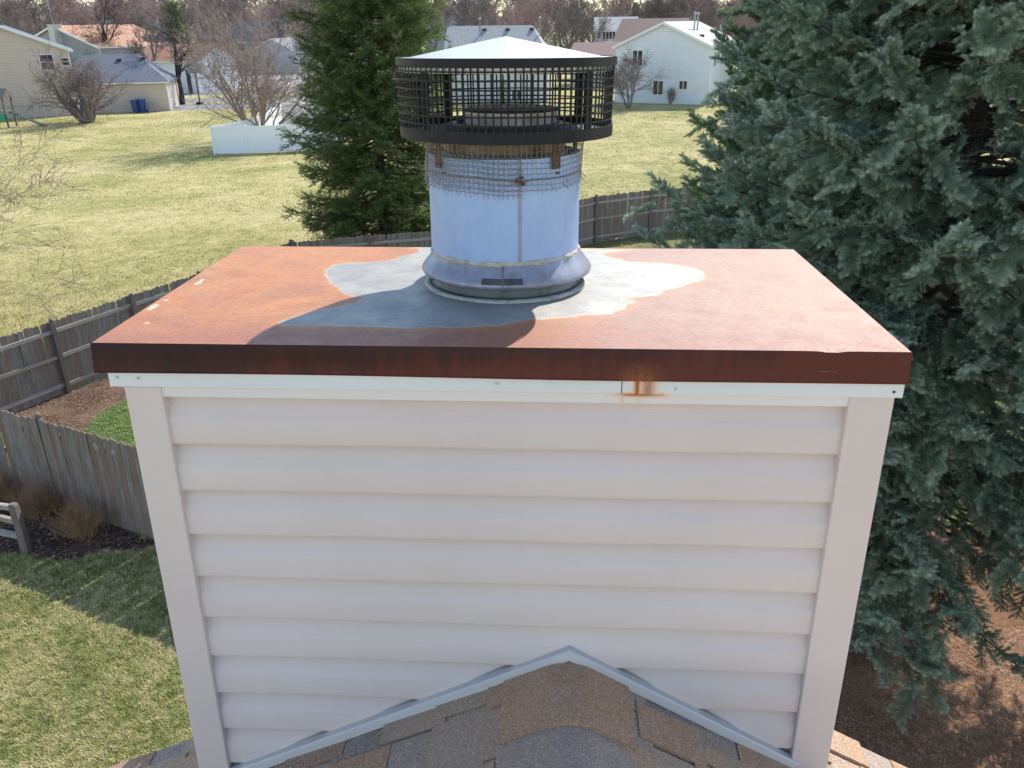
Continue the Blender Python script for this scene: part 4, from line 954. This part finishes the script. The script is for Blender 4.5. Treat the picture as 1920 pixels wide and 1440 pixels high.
h8.vent(.31, .72, 'pipe'); h8.vent(.9, .72, 'pipe')
h9 = House('white two storey house with grey roof and dark shuttered window right of the shroud', 1114, 158, 1190, 157, 57, 33, 9, 'u', 'white', 'grey', hip=(0, 0)); h9.win(1135, 1146, 60, 73, 'v', True); h9.win(1120, 1124, 60, 73)
h10 = House('brown roofed low house partly behind the white gable house', 1152, 142, 1290, 138, 76, 36, 12, 'u', 'white', 'brown')
h11 = House('low dark brown garage roof right behind the shroud', 1070, 120, 1178, 118, 103, 81, 8, 'u', 'cream', 'brown')
h12 = House('white house glimpsed between the spruces at right', 1436, 112, 1540, 110, 62, 22, 10, 'v', 'white', 'grey'); h12.win(1452, 1462, 80, 100)
h13 = House('distant blue grey roofed house left of the shroud top', 800, 212, 905, 210, 52, 30, 10, 'u', 'bluegrey', 'slate')
h14 = House('distant white house far behind the vase shaped tree', 590, 205, 700, 204, 92, 64, 9, 'u', 'white', 'grey')
h15 = House('distant tan house on the far left skyline', -20, 190, 90, 188, 62, 40, 9, 'u', 'cream', 'brown')
gs = House('dark grey garage with pale slate gable roof by the spruce', 593, gY(600, 194), 668, gY(660, 196)-3, 156, 133, 9, 'v', 'slate', 'light', name='garage', cat='garage', group=None)
sh = House('small playhouse shed with slate roof inside the white fence', 536, 66.5, 588, 64.0, 231, 206, 2.4, 'v', 'grey', 'slate', oh=.18, name='garden_shed', cat='shed', group=None)

# white vinyl fence
def vinyl(pts, label):
    o0 = np.array([*pts[0], 0.]); t = thing('vinyl_fence', label, 'fence', tuple(o0), 0, 'white vinyl fence runs'); P = [np.array([*p, 0.]) for p in pts]
    def pst(p): b = MB(); b.box((-.065, -.065, 0), (.065, .065, 1.86)); b.add([(-.08, -.08, 1.86), (.08, -.08, 1.86), (.08, .08, 1.86), (-.08, .08, 1.86), (0, 0, 1.93)], [(0, 1, 4), (1, 2, 4), (2, 3, 4), (3, 0, 4), (3, 2, 1, 0)]); o = b.build('post', MT['white'], t); o.location = tuple(p-o0)
    pst(P[0])
    for a, c_ in zip(P, P[1:]):
        L = np.linalg.norm(c_-a); k = max(1, round(L/2.44)); ang = math.atan2(*(c_-a)[1::-1])
        for i in range(k):
            p = a+(c_-a)*i/k; w_ = L/k; b = MB(); b.box((.06, -.02, .12), (w_-.06, .02, 1.70)); nb_ = 12
            for j in range(1, nb_): x = .06+(w_-.12)*j/nb_; b.box((x-.008, -.026, .12), (x+.008, .026, 1.70))
            o = b.build('panel', MT['white'], t); o.location = tuple(p-o0); o.rotation_euler = (0, 0, ang)
            b = MB(); b.box((.06, -.045, 1.70), (w_-.06, .045, 1.82)); b.box((.06, -.045, .04), (w_-.06, .045, .14)); o = b.build('rail', MT['white'], t); o.location = tuple(p-o0); o.rotation_euler = (0, 0, ang)
            pst(a+(c_-a)*(i+1)/k)
WA = G(403, 290)[:2]; WF = np.array([-11.6, WA[1]+1.6])
WP = G(475, 222, 1.83)[:2]; WB = G(528, 195, 1.83)[:2]; WC = G(606, 192, 1.83)[:2]
vinyl([WA, WF], 'white vinyl privacy fence run facing the field in front of the vase shaped tree')
vinyl([WA+np.array([.0, .25]), WP, WB], 'white vinyl fence run going back from the corner behind the vase shaped tree')
vinyl([WB+np.array([.2, .2]), WC, WC+np.array([4, -.4])], 'white vinyl fence run at the rear near the grey garage')
# small things round the far houses
def at_ground(px, py): q = G(px, py); return (q[0], q[1], 0)
MT['bin'] = mat('blue_plastic', (.02, .06, .19), .45); MT['bin2'] = mat('light_blue_plastic', (.05, .25, .45), .45); MT['car'] = mat('dark_red_paint', (.10, .012, .02), .25); MT['car2'] = mat('silver_paint', (.4, .41, .43), .25, .5); MT['tyre'] = mat('tyre_rubber', (.02, .02, .02), .8)
MT['greenp'] = mat('green_slide', (.02, .07, .045), .4); MT['greent'] = mat('bright_green_canvas', (.03, .28, .12), .6)
def wheelie(px, py, label, lidm, hh):
    t = thing('wheeled_bin', label, 'wheeled bin', at_ground(px, py), -.15, 'blue wheeled bins by the garage wing'); b = MB()
    v = [(x*s_, y*s_, z) for z, s_ in ((.06, .8), (hh, 1.)) for x, y in ((-.32, -.36), (.32, -.36), (.32, .36), (-.32, .36))]; b.add(v, [(3, 2, 1, 0), (4, 5, 6, 7), (0, 1, 5, 4), (1, 2, 6, 5), (2, 3, 7, 6), (3, 0, 4, 7)]); b.build('body', MT['bin'], t)
    b = MB(); b.box((-.35, -.4, hh), (.35, .4, hh+.1)); b.build('lid', lidm, t)
    for s_ in (-1, 1): b = MB(); b.lathe([(0, -.03), (.12, -.03), (.12, .03), (0, .03)], 10); V = np.concatenate(b.v)[:, [2, 0, 1]]+np.array([s_*.3, .38, .12]); bb = MB(); bb.add(V, b.f); bb.build('wheel', MT['tyre'], t)
wheelie(257, 211.5, 'darker blue wheeled bin standing left of its pair', MT['bin'], 1.15); wheelie(268, 211, 'taller wheeled bin with light blue lid against the garage wing', MT['bin2'], 1.3)
t = thing('gas_meter', 'small grey gas meter on the garage wing wall', 'gas meter', at_ground(285, 210)); b = MB(); b.tube([(-.25, 0, 0), (-.25, 0, .9), (.25, 0, .9), (.25, 0, .4)], .04, 6); b.build('pipe', MT['metalvent'], t); b = MB(); b.box((-.15, -.15, .45), (.2, .12, .85)); b.build('meter_body', MT['metalvent'], t)
t = thing('basketball_hoop', 'basketball hoop on a dark pole beside the driveway', 'basketball hoop', at_ground(375, 196), .3); b = MB(); b.tube([(0, 0, 0), (0, 0, 3.3), (0, -.6, 3.7)], .07, 8); b.build('pole', MT['black'], t)
b = MB(); b.box((-.75, -.66, 3.35), (.75, -.61, 4.3)); b.build('backboard', MT['metalvent'], t); b = MB(); b.tube([(.23*math.cos(a), -.9+.23*math.sin(a), 3.45) for a in np.linspace(0, 6.28, 16)], .02, 5); b.build('rim', MT['rustbrown'], t); b = MB(); b.box((-.4, -.3, 0), (.4, .6, .25)); b.build('base', MT['black'], t)
LY = 150.; t = thing('street_lamp', 'grey street lamp by the far wing of the pale blue house', 'street lamp', (xat(558, LY), LY, 0)); zl_ = zat(555, 68, LY); b = MB(); b.tube([(0, 0, 0), (0, 0, zl_-.3), (-.3, 0, zl_), (-1.1, 0, zl_+.1)], .09, 8); b.build('pole', MT['metalvent'], t); b = MB(); b.box((-1.7, -.15, zl_), (-1.0, .15, zl_+.18)); b.build('lamp_head', MT['metalvent'], t)
def car(px, py, label, m, rz_):
    t = thing('parked_car', label, 'car', at_ground(px, py), rz_, 'cars parked by the far houses'); prof = [(-2.2, .35), (-2.2, .8), (-1.9, .95), (-1.2, 1.0), (-.7, 1.42), (.9, 1.45), (1.5, 1.02), (2.15, .9), (2.25, .45), (2.2, .3)]
    b = MB(); n_ = len(prof); b.add([(x, y, z) for y in (-.85, .85) for x, z in prof], [tuple(range(n_)), tuple(range(2*n_-1, n_-1, -1))]+[(i, i+n_, (i+1) % n_+n_, (i+1) % n_) for i in range(n_)]); b.build('body', m, t)
    b = MB(); b.add([(x, y, z) for y in (-.87, .87) for x, z in ((-1.05, 1.02), (-.62, 1.36), (.85, 1.38), (1.3, 1.04))], [(0, 1, 2, 3), (7, 6, 5, 4), (0, 4, 5, 1), (2, 6, 7, 3)]); b.build('window', MT['glass'], t)
    for x in (-1.35, 1.4):
        for y in (-.8, .8): b = MB(); b.lathe([(0, -.1), (.33, -.1), (.33, .1), (0, .1)], 14); V = np.concatenate(b.v)[:, [0, 2, 1]]+np.array([x, y, .33]); bb = MB(); bb.add(V, b.f); bb.build('wheel', MT['tyre'], t)
car(393, 142, 'dark red car parked in front of the far houses seen through branches', MT['car'], .2); car(520, 134, 'silver car parked near the pale blue house', MT['car2'], .1)
# play tower, slide, picnic table, wire fence in the left garden
t = thing('play_tower', 'wooden play tower with dark green slide and green canvas at the left edge', 'playset', at_ground(10, 238)); b = MB()
for x in (-.9, .7):
    for y in (-.7, .7): b.box((x-.06, y-.06, 0), (x+.06, y+.06, 2.6))
b.build('frame', MT['post'], t); b = MB(); b.box((-.95, -.75, 1.3), (.75, .75, 1.38)); b.build('platform', MT['post'], t)
b = MB(); b.add([(-1.1, -.9, 2.5), (.9, -.9, 2.5), (.9, .9, 2.5), (-1.1, .9, 2.5), (-1.1, 0, 3.3), (.9, 0, 3.3)], [(0, 1, 5, 4), (2, 3, 4, 5), (1, 2, 5), (3, 0, 4)]); b.build('roof', MT['post'], t)
b = MB(); b.box((-.9, -.76, .5), (.7, -.72, 1.2)); b.build('canvas', MT['greent'], t); b = MB()
for i in range(6): b.beam((.75+.5*i, 0, 1.3-.22*i), (1.27+.5*i, 0, 1.08-.22*i), .5, .08)
b.build('slide', MT['greenp'], t)
t = thing('picnic_table', 'dark picnic table beside the beige house wall', 'picnic table', at_ground(105, 215)); b = MB(); b.box((-1, -.4, .7), (1, .4, .76)); b.build('tabletop', MT['post'], t)
for s_ in (-1, 1): b = MB(); b.box((-1, s_*.75-.13, .42), (1, s_*.75+.13, .46)); b.build('bench', MT['post'], t); b = MB(); b.beam((s_*.7, -.8, .0), (s_*.7, 0, .7), .08, .08, (1, 0, 0)); b.beam((s_*.7, .8, .0), (s_*.7, 0, .7), .08, .08, (1, 0, 0)); b.build('leg', MT['post'], t)
t = thing('garden_fence', 'low grey wire fence behind the play tower', 'fence', at_ground(-20, 226)); p0 = np.array(at_ground(-20, 226)); p1 = np.array(at_ground(150, 222))
for i in range(9): q = (p1-p0)*i/8; b = MB(); b.tube([q, q+np.array([0, 0, 1.25])], .035, 5); b.build('post', MT['metalvent'], t)
b = MB(); b.tube([(0, 0, 1.22), (p1-p0)+np.array([0, 0, 1.22])], .03, 5); b.build('top_rail', MT['metalvent'], t)

# ================================================================== leafless trees
make_tree_type('vase', MT['bark_vase'], seed=4, H=10, r0=.25, levels=4, stems=10, spread=1.0, up=.55, minr=.011, nbs=[0, 7, 5, 4, 3], first=.12)
make_tree_type('shrublet', MT['bark_red'], seed=31, H=2, r0=.1, levels=2, stems=9, spread=.6, up=.5, minr=.012, twigs=3)
make_tree_type('clump', MT['bark_grey'], seed=9, H=6, r0=.34, levels=4, stems=9, spread=1.05, up=.3, minr=.011, nbs=[0, 6, 5, 4, 3])
make_tree_type('oak', MT['bark_dark'], seed=12, H=14, r0=.38, levels=5, spread=.8, up=.1, minr=.014, twigs=2, first=.3)
make_tree_type('elm', MT['bark_grey'], seed=14, H=13, r0=.30, levels=5, spread=.5, up=.45, minr=.022, twigs=2, first=.3)
make_tree_type('maple', MT['bark_red'], seed=15, H=13, r0=.28, levels=5, spread=.35, up=.6, minr=.022, twigs=2, first=.28)
make_tree_type('ash', MT['bark_grey'], seed=17, H=14, r0=.32, levels=4, spread=.45, up=.55, minr=.024, twigs=5, first=.35)
make_tree_type('crab', MT['bark_grey'], seed=19, H=5, r0=.16, levels=4, stems=3, spread=.7, up=.15, minr=.008, twigs=4)
make_tree_type('willowy', MT['bark_pale'], seed=23, H=6.5, r0=.055, levels=4, stems=4, spread=.75, up=-.05, minr=.0045, twigs=4, first=.15)
def tree_px(key, px, py, top, label, **kw):
    q = G(px, py); Hh = zat(px, top, q[1]); place_tree(key, q[0], q[1], Hh, label, **kw); return q
tree_px('vase', 488, 268, -75, 'vase shaped leafless tree rising inside the white vinyl fence', rz=1., wide=1.0)
tree_px('clump', 165, 230, 70, 'many stemmed dark leafless tree before the beige house', wide=1.1)
tree_px('oak', 343, 196, -10, 'leaning dark leafless tree beside the driveway', rz=2.2, lean=-.12)
tree_px('crab', 1178, 203, 78, 'small bare tree beside the white gable house', wide=1.2)
tree_px('crab', 585, 199, 128, 'small bare tree in front of the grey garage', rz=2)
tree_px('crab', 517, 204, 148, 'small bare tree behind the white fence near the street', rz=4, wide=1.5)
tree_px('shrublet', 1257, 196, 160, 'thin bare shrub under the windows of the white gable house', name='bare_shrub', cat='shrub', wide=.7)
tree_px('shrublet', 55, 217, 188, 'round reddish shrub left of its pair by the beige wall', name='bare_shrub', cat='shrub', wide=1.1)
tree_px('shrublet', 90, 216, 188, 'round shrub right of its pair near the picnic table', name='bare_shrub', cat='shrub', wide=1.1)
tree_px('shrublet', 322, 181, 167, 'tiny shrub by the white garage', name='bare_shrub', cat='shrub')
place_tree('willowy', -18.1, 21.2, 6.8, 'pale thin twigged tree reaching in at the left edge', rz=.4, wide=1.15)
place_tree('oak', -43, 62, 15.5, 'big bare tree whose branches enter at the top left corner', rz=1.2)
# trees among and behind the houses
mid = [(20, 118, 'ash', 0), (212, 128, 'oak', -30), (285, 118, 'elm', -8), (395, 150, 'maple', 5), (430, 135, 'ash', 15), (575, 128, 'elm', 5), (610, 150, 'maple', -4), (1048, 135, 'elm', 12), (1084, 128, 'ash', -6), (1104, 140, 'elm', 8),
       (1262, 170, 'elm', 4), (1292, 124, 'ash', -14), (1338, 126, 'oak', -20), (1378, 124, 'maple', 2), (1404, 118, 'elm', 12), (1428, 116, 'maple', 5), (740, 120, 'maple', 8), (905, 150, 'elm', 4), (975, 140, 'maple', -2), (150, 160, 'maple', 0), (72, 150, 'elm', 8)]
desc = {'ash': 'upright grey bare tree', 'oak': 'spreading dark bare tree', 'elm': 'fine twigged grey bare tree', 'maple': 'reddish bare tree'}
where = {20: 'behind the beige house at the left edge', 212: 'above the orange roof', 285: 'behind the blue grey garage roof', 395: 'left of the vase shaped tree', 430: 'behind the vase shaped tree', 575: 'behind the street lamp', 610: 'against the left side of the dark spruce', 1048: 'right above the shroud',
         1084: 'nearest the brown garage roof', 1104: 'before the white shuttered house', 1262: 'behind the brown roofed house', 1292: 'behind the white gable roof ridge', 1338: 'behind the roof dishes', 1378: 'right of the white gable house', 1404: 'between the gable house and the spruces', 1428: 'beside the tall column evergreen', 740: 'behind the dark spruce', 905: 'above the grey roof with three vents, left one', 975: 'above the grey roof with three vents, right one', 150: 'behind the antenna mast', 72: 'left of the pale chimney'}
for px, Y, k, top in mid:
    z = max(zat(px, top, Y), 6); place_tree(k, xat(px, Y), Y, z, desc[k]+' '+where[px], group='bare trees among the houses')
R_ = random.Random(77); keys = ['elm', 'maple', 'ash', 'maple']
for i in range(132):
    row = i % 4; Y = [178, 215, 265, 330][row]*R_.uniform(.93, 1.07); px = -60+1750*((i//4+R_.random()+row*.25)/33.); top = R_.gauss([-24, -34, -34, -26][row], 14); k = keys[R_.randrange(4)]
    z = min(max(zat(px, top, Y), 8), 34); place_tree(k, xat(px, Y), Y, z, 'bare tree in the dense wood along the skyline', group='bare trees of the skyline wood', wide=1.25)
V = []; Qs = []; n0 = 0
for i in range(150):        # the far wood that reads as one mass
    ms, hs = TREES['ash']; me = ms[1]; 
    if i == 0:
        co = np.zeros(len(me.vertices)*3, np.float32); me.vertices.foreach_get('co', co); co = co.reshape(-1, 3); q4 = np.array([p.vertices[:] for p in me.polygons]); selq = q4[::4]; uq, inv = np.unique(selq, return_inverse=True); co = co[uq]; selq = inv.reshape(-1, 4)
    a = R_.uniform(0, 6.28); s_ = R_.uniform(.9, 1.35); Y = R_.uniform(380, 520); x = xat(-80+13.5*i+R_.uniform(-8, 8), Y); c_, s2 = math.cos(a), math.sin(a)
    P = co.copy(); cen = P; P = np.stack([(P[:, 0]*c_-P[:, 1]*s2)*1.7*s_+x, (P[:, 0]*s2+P[:, 1]*c_)*1.7*s_+Y, P[:, 2]*s_], 1); V.append(P); Qs.append(selq+n0); n0 += len(P)
link('treeline', fast_mesh('treeline', np.concatenate(V), None, np.concatenate(Qs)), MT['bark_red'], kind='stuff', label='far leafless woodland closing the horizon')
# small evergreens
TS = [spray(s_, .45, 7, .2, 60, .06, .03, .3) for s_ in (41, 42)]
def conifer(px, Y, top, label, Rad, shape=.9, name='conifer_tree', zlow=.4, nb=7, gap=.5):
    Hh = zat(px, top, Y); r = spruce(name, label, xat(px, Y), Y, Hh, Rad, zlow, TS, MT['green'], int(px), gap=gap, nb=nb, spacing=.45, latl=.6, sc_=min(1.7, Rad*.62), shape=shape, group=None); r.name = name; return r
conifer(336, 138, 6, 'dark evergreen behind the leaning bare tree', 3.2, .55)
conifer(1187, 230, 6, 'far dark conifer on the skyline left of its pair', 2.6); conifer(1212, 232, 2, 'far dark conifer on the skyline right of its pair', 2.8)
conifer(1446, 92, 62, 'narrow columnar evergreen beside the spruces', 1.0, .4, gap=.3); conifer(942, 88, 148, 'small cone shaped evergreen seen through the shroud mesh', .9, .8, gap=.3)
conifer(1428, 97, 48, 'brown green rounded evergreen before the column evergreen', 2.0, .4, gap=.35)

# ================================================================== shrubs by the near fence
def stems(seed, n_, h, r, thick=.004):
    R_ = random.Random(seed); S = []
    for i in range(n_):
        az = R_.uniform(0, 6.28); tl = R_.uniform(.1, 1.1); p = np.array([R_.gauss(0, r*.22), R_.gauss(0, r*.22), 0]); d = np.array([math.cos(az)*tl, math.sin(az)*tl, 1.]); d /= np.linalg.norm(d); L = h*R_.uniform(.6, 1.1); rr = thick
        for k in range(4):
            q = p+d*L/4; S.append((p, rr, q, rr*.75)); 
            if k > 0:
                for _ in range(2):
                    e = d+np.array([R_.gauss(0, .6), R_.gauss(0, .6), R_.gauss(0, .3)]); e /= np.linalg.norm(e); S.append((q, rr*.6, q+e*L*.22, rr*.3))
            p = q; rr *= .75; d = d+np.array([R_.gauss(0, .2), R_.gauss(0, .2), R_.gauss(-.05, .1)]); d /= np.linalg.norm(d)
    V, Q = frusta([s[0] for s in S], [s[1] for s in S], [s[2] for s in S], [s[3] for s in S], 3); return fast_mesh('shrub', V, None, Q)
for k, (px, py, h_, r_s, lab) in enumerate(((158, 1000, .62, .55, 'tan twiggy shrub nearest the chimney in the dark bed'), (72, 965, .66, .6, 'brown twiggy shrub beside the split rail post'), (8, 935, .6, .5, 'brown shrub behind the split rails at the left edge'), (110, 950, .4, .4, 'low dead shrub between the two larger shrubs'))):
    q = G(px, py); o = link('shrub', stems(60+k, 380, h_, r_s), MT['tanstem'], loc=(q[0], q[1], 0)); tag(o, lab, 'shrub', 'leafless shrubs in the bed by the fence')

# ================================================================== grass, leaves, litter
def tuft(seed, nb_, h, w_, spread):
    R_ = random.Random(seed); V = []; T = []; A = []
    for i in range(nb_):
        az = R_.uniform(0, 6.28); p = np.array([R_.gauss(0, spread), R_.gauss(0, spread), -.003]); d = np.array([math.cos(az), math.sin(az), 0]); s_ = np.array([-d[1], d[0], 0]); hh = h*R_.uniform(.5, 1.1); ln = R_.uniform(.4, 1.3)
        m1 = p+d*hh*ln*.4+np.array([0, 0, hh*.6]); tp = p+d*hh*ln+np.array([0, 0, hh*.85]); k = len(V)
        V += [p-s_*w_/2, p+s_*w_/2, m1-s_*w_*.4, m1+s_*w_*.4, tp]; T += [(k, k+1, k+3), (k, k+3, k+2), (k+2, k+3, k+4)]; A += [0]*5
    return np.array(V), np.array(T), np.array(A, float)
def inpoly(x, y, poly):
    ins = np.zeros(len(x), bool)
    for a, c_ in zip(poly, np.roll(poly, -1, 0)):
        cnd = (a[1] > y) != (c_[1] > y); ins ^= cnd & (x < (c_[0]-a[0])*(y-a[1])/(c_[1]-a[1]+1e-12)+a[0])
    return ins
def strew(name, pxpoly, dens, tmpl, m, smin, smax, excl=(), z=.004, world=None, label=None, fade=None):
    P = np.array(world) if world is not None else np.array([G(*a)[:2] for a in pxpoly]); lo, hi = P.min(0), P.max(0); n_ = int((hi-lo).prod()*dens)
    x = rng.uniform(lo[0], hi[0], n_); y = rng.uniform(lo[1], hi[1], n_); k = inpoly(x, y, P)
    if fade is not None: k &= rng.random(n_) < np.clip((fade[1]-y)/(fade[1]-fade[0]), 0, 1)**1.5
    for e in excl: k &= ~inpoly(x, y, np.array(e))
    x, y = x[k], y[k]; n_ = len(x)
    return scatter(name, tmpl, np.stack([x, y, np.full(n_, z)], 1), np.stack([rng.normal(0, .12, n_), rng.normal(0, .12, n_), rng.uniform(0, 6.28, n_)], 1), rng.uniform(smin, smax, n_), m, kind='stuff', label=label)
def obpoly(o): return [(v.co.x, v.co.y) for v in bpy.data.objects[o].data.vertices]
T1 = [tuft(s_, 16, .050, .0045, .035) for s_ in (1, 2, 3)]; T2 = [tuft(s_, 16, .045, .011, .10) for s_ in (5, 6, 7)]
strew('lawn_grass', [(-60, 1000), (300, 1000), (420, 1210), (520, 1440), (520, 1560), (-60, 1560)], 620, T1, MT['blade'], .7, 1.3, [obpoly('shrub_bed')], label='patchy green and straw coloured lawn grass')
strew('corner_grass', [(150, 750), (330, 745), (330, 870), (150, 870)], 420, T1, mat('green_blade', (.17, .27, .05), .6), .9, 1.6, [obpoly('mulch_bed'), obpoly('shrub_bed')], label='bright green grass inside the fence corner')
fpoly = [(-26, 17), (-14, 15.5)]+[(a-.15, c_+.1) for a, c_ in FA[1:]]+[(-4.6, 27.1), (-2.4, 27.8), (-2, 46), (-34, 46), (-30, 24)]
strew('field_grass', None, 110, T2, MT['fblade'], .6, 1.15, [[(-60, 0), (0, 0), (-13.7, 15.5), (-30, 24)]], world=fpoly, label='dry yellow green field grass', z=0, fade=(24, 46))
strew('far_field_grass', None, 60, T2, MT['fblade'], .7, 1.3, world=[(2, 32), (3.6, 33.5), (8.1, 35.3), (17, 38.5), (26, 62), (2, 62)], label='dry field grass beyond the right fence', z=0, fade=(37, 62))
T3 = [tuft(s_, 20, .032, .05, .46) for s_ in (8, 9, 10)]
strew('distant_field_grass', None, 5., T3, MT['fblade'], .7, 1.3, world=[(-62, 40), (-8, 40), (-14, 60), (-24, 61), (-24, 88), (-60, 84)], label='dry grass of the open field', z=0)
strew('distant_grass', None, 5., T3, MT['fblade'], .7, 1.3, world=[(2, 52), (18, 52), (27, 96), (4, 98)], label='dry grass of the open field before the white gable house', z=0)
lf = []
for s_ in (1, 2, 3):
    R_ = random.Random(s_); v = [(0, -.03, 0), (.028, 0, .012*R_.random()), (0, .034, .004), (-.028, .0, .014*R_.random())]; lf.append((np.array(v), np.array([(0, 1, 2), (0, 2, 3)]), np.zeros(4)))
MT['leaf'] = mat('dry_leaf', (.36, .22, .12), .8); n = N(MT['leaf']); n.color(n.ramp(n.new('ObjectInfo').outputs['Random'], [(0, (.16, .09, .05)), (.7, (.27, .165, .09)), (1, (.45, .33, .22))]))
strew('fallen_leaves', None, 26, lf, MT['leaf'], .7, 1.5, world=[(1.5, 28.5), (1.5, 30.8), (3.5, 32.8), (6, 34.1), (11, 35.7), (12, 32), (6, 31)], z=.05, label='brown leaves lying along the far fence')
strew('bed_leaves', None, 120, lf, mat('rotting_leaf', (.20, .115, .07), .85), .5, 1.3, world=obpoly('shrub_bed'), z=.02, label='dead leaves strewn over the shrub bed')
strew('mulch_chips', None, 260, lf, mat('wood_chip', (.24, .15, .10), .9), .4, .9, world=obpoly('mulch_bed'), z=.012, label='bark chips over the fence corner bed')
NS = []
for s_ in (1, 2, 3):
    R_ = random.Random(s_+9); V = []; T = []
    for i in range(14):
        a = R_.uniform(0, 6.28); p = np.array([R_.gauss(0, .06), R_.gauss(0, .06), R_.uniform(0, .012)]); d = np.array([math.cos(a), math.sin(a), R_.gauss(0, .12)])*.045; s2 = np.array([-math.sin(a), math.cos(a), 0])*.0022; k = len(V); V += [p-s2, p+s2, p+d]; T.append((k, k+1, k+2))
    NS.append((np.array(V), np.array(T), np.zeros(len(V))))
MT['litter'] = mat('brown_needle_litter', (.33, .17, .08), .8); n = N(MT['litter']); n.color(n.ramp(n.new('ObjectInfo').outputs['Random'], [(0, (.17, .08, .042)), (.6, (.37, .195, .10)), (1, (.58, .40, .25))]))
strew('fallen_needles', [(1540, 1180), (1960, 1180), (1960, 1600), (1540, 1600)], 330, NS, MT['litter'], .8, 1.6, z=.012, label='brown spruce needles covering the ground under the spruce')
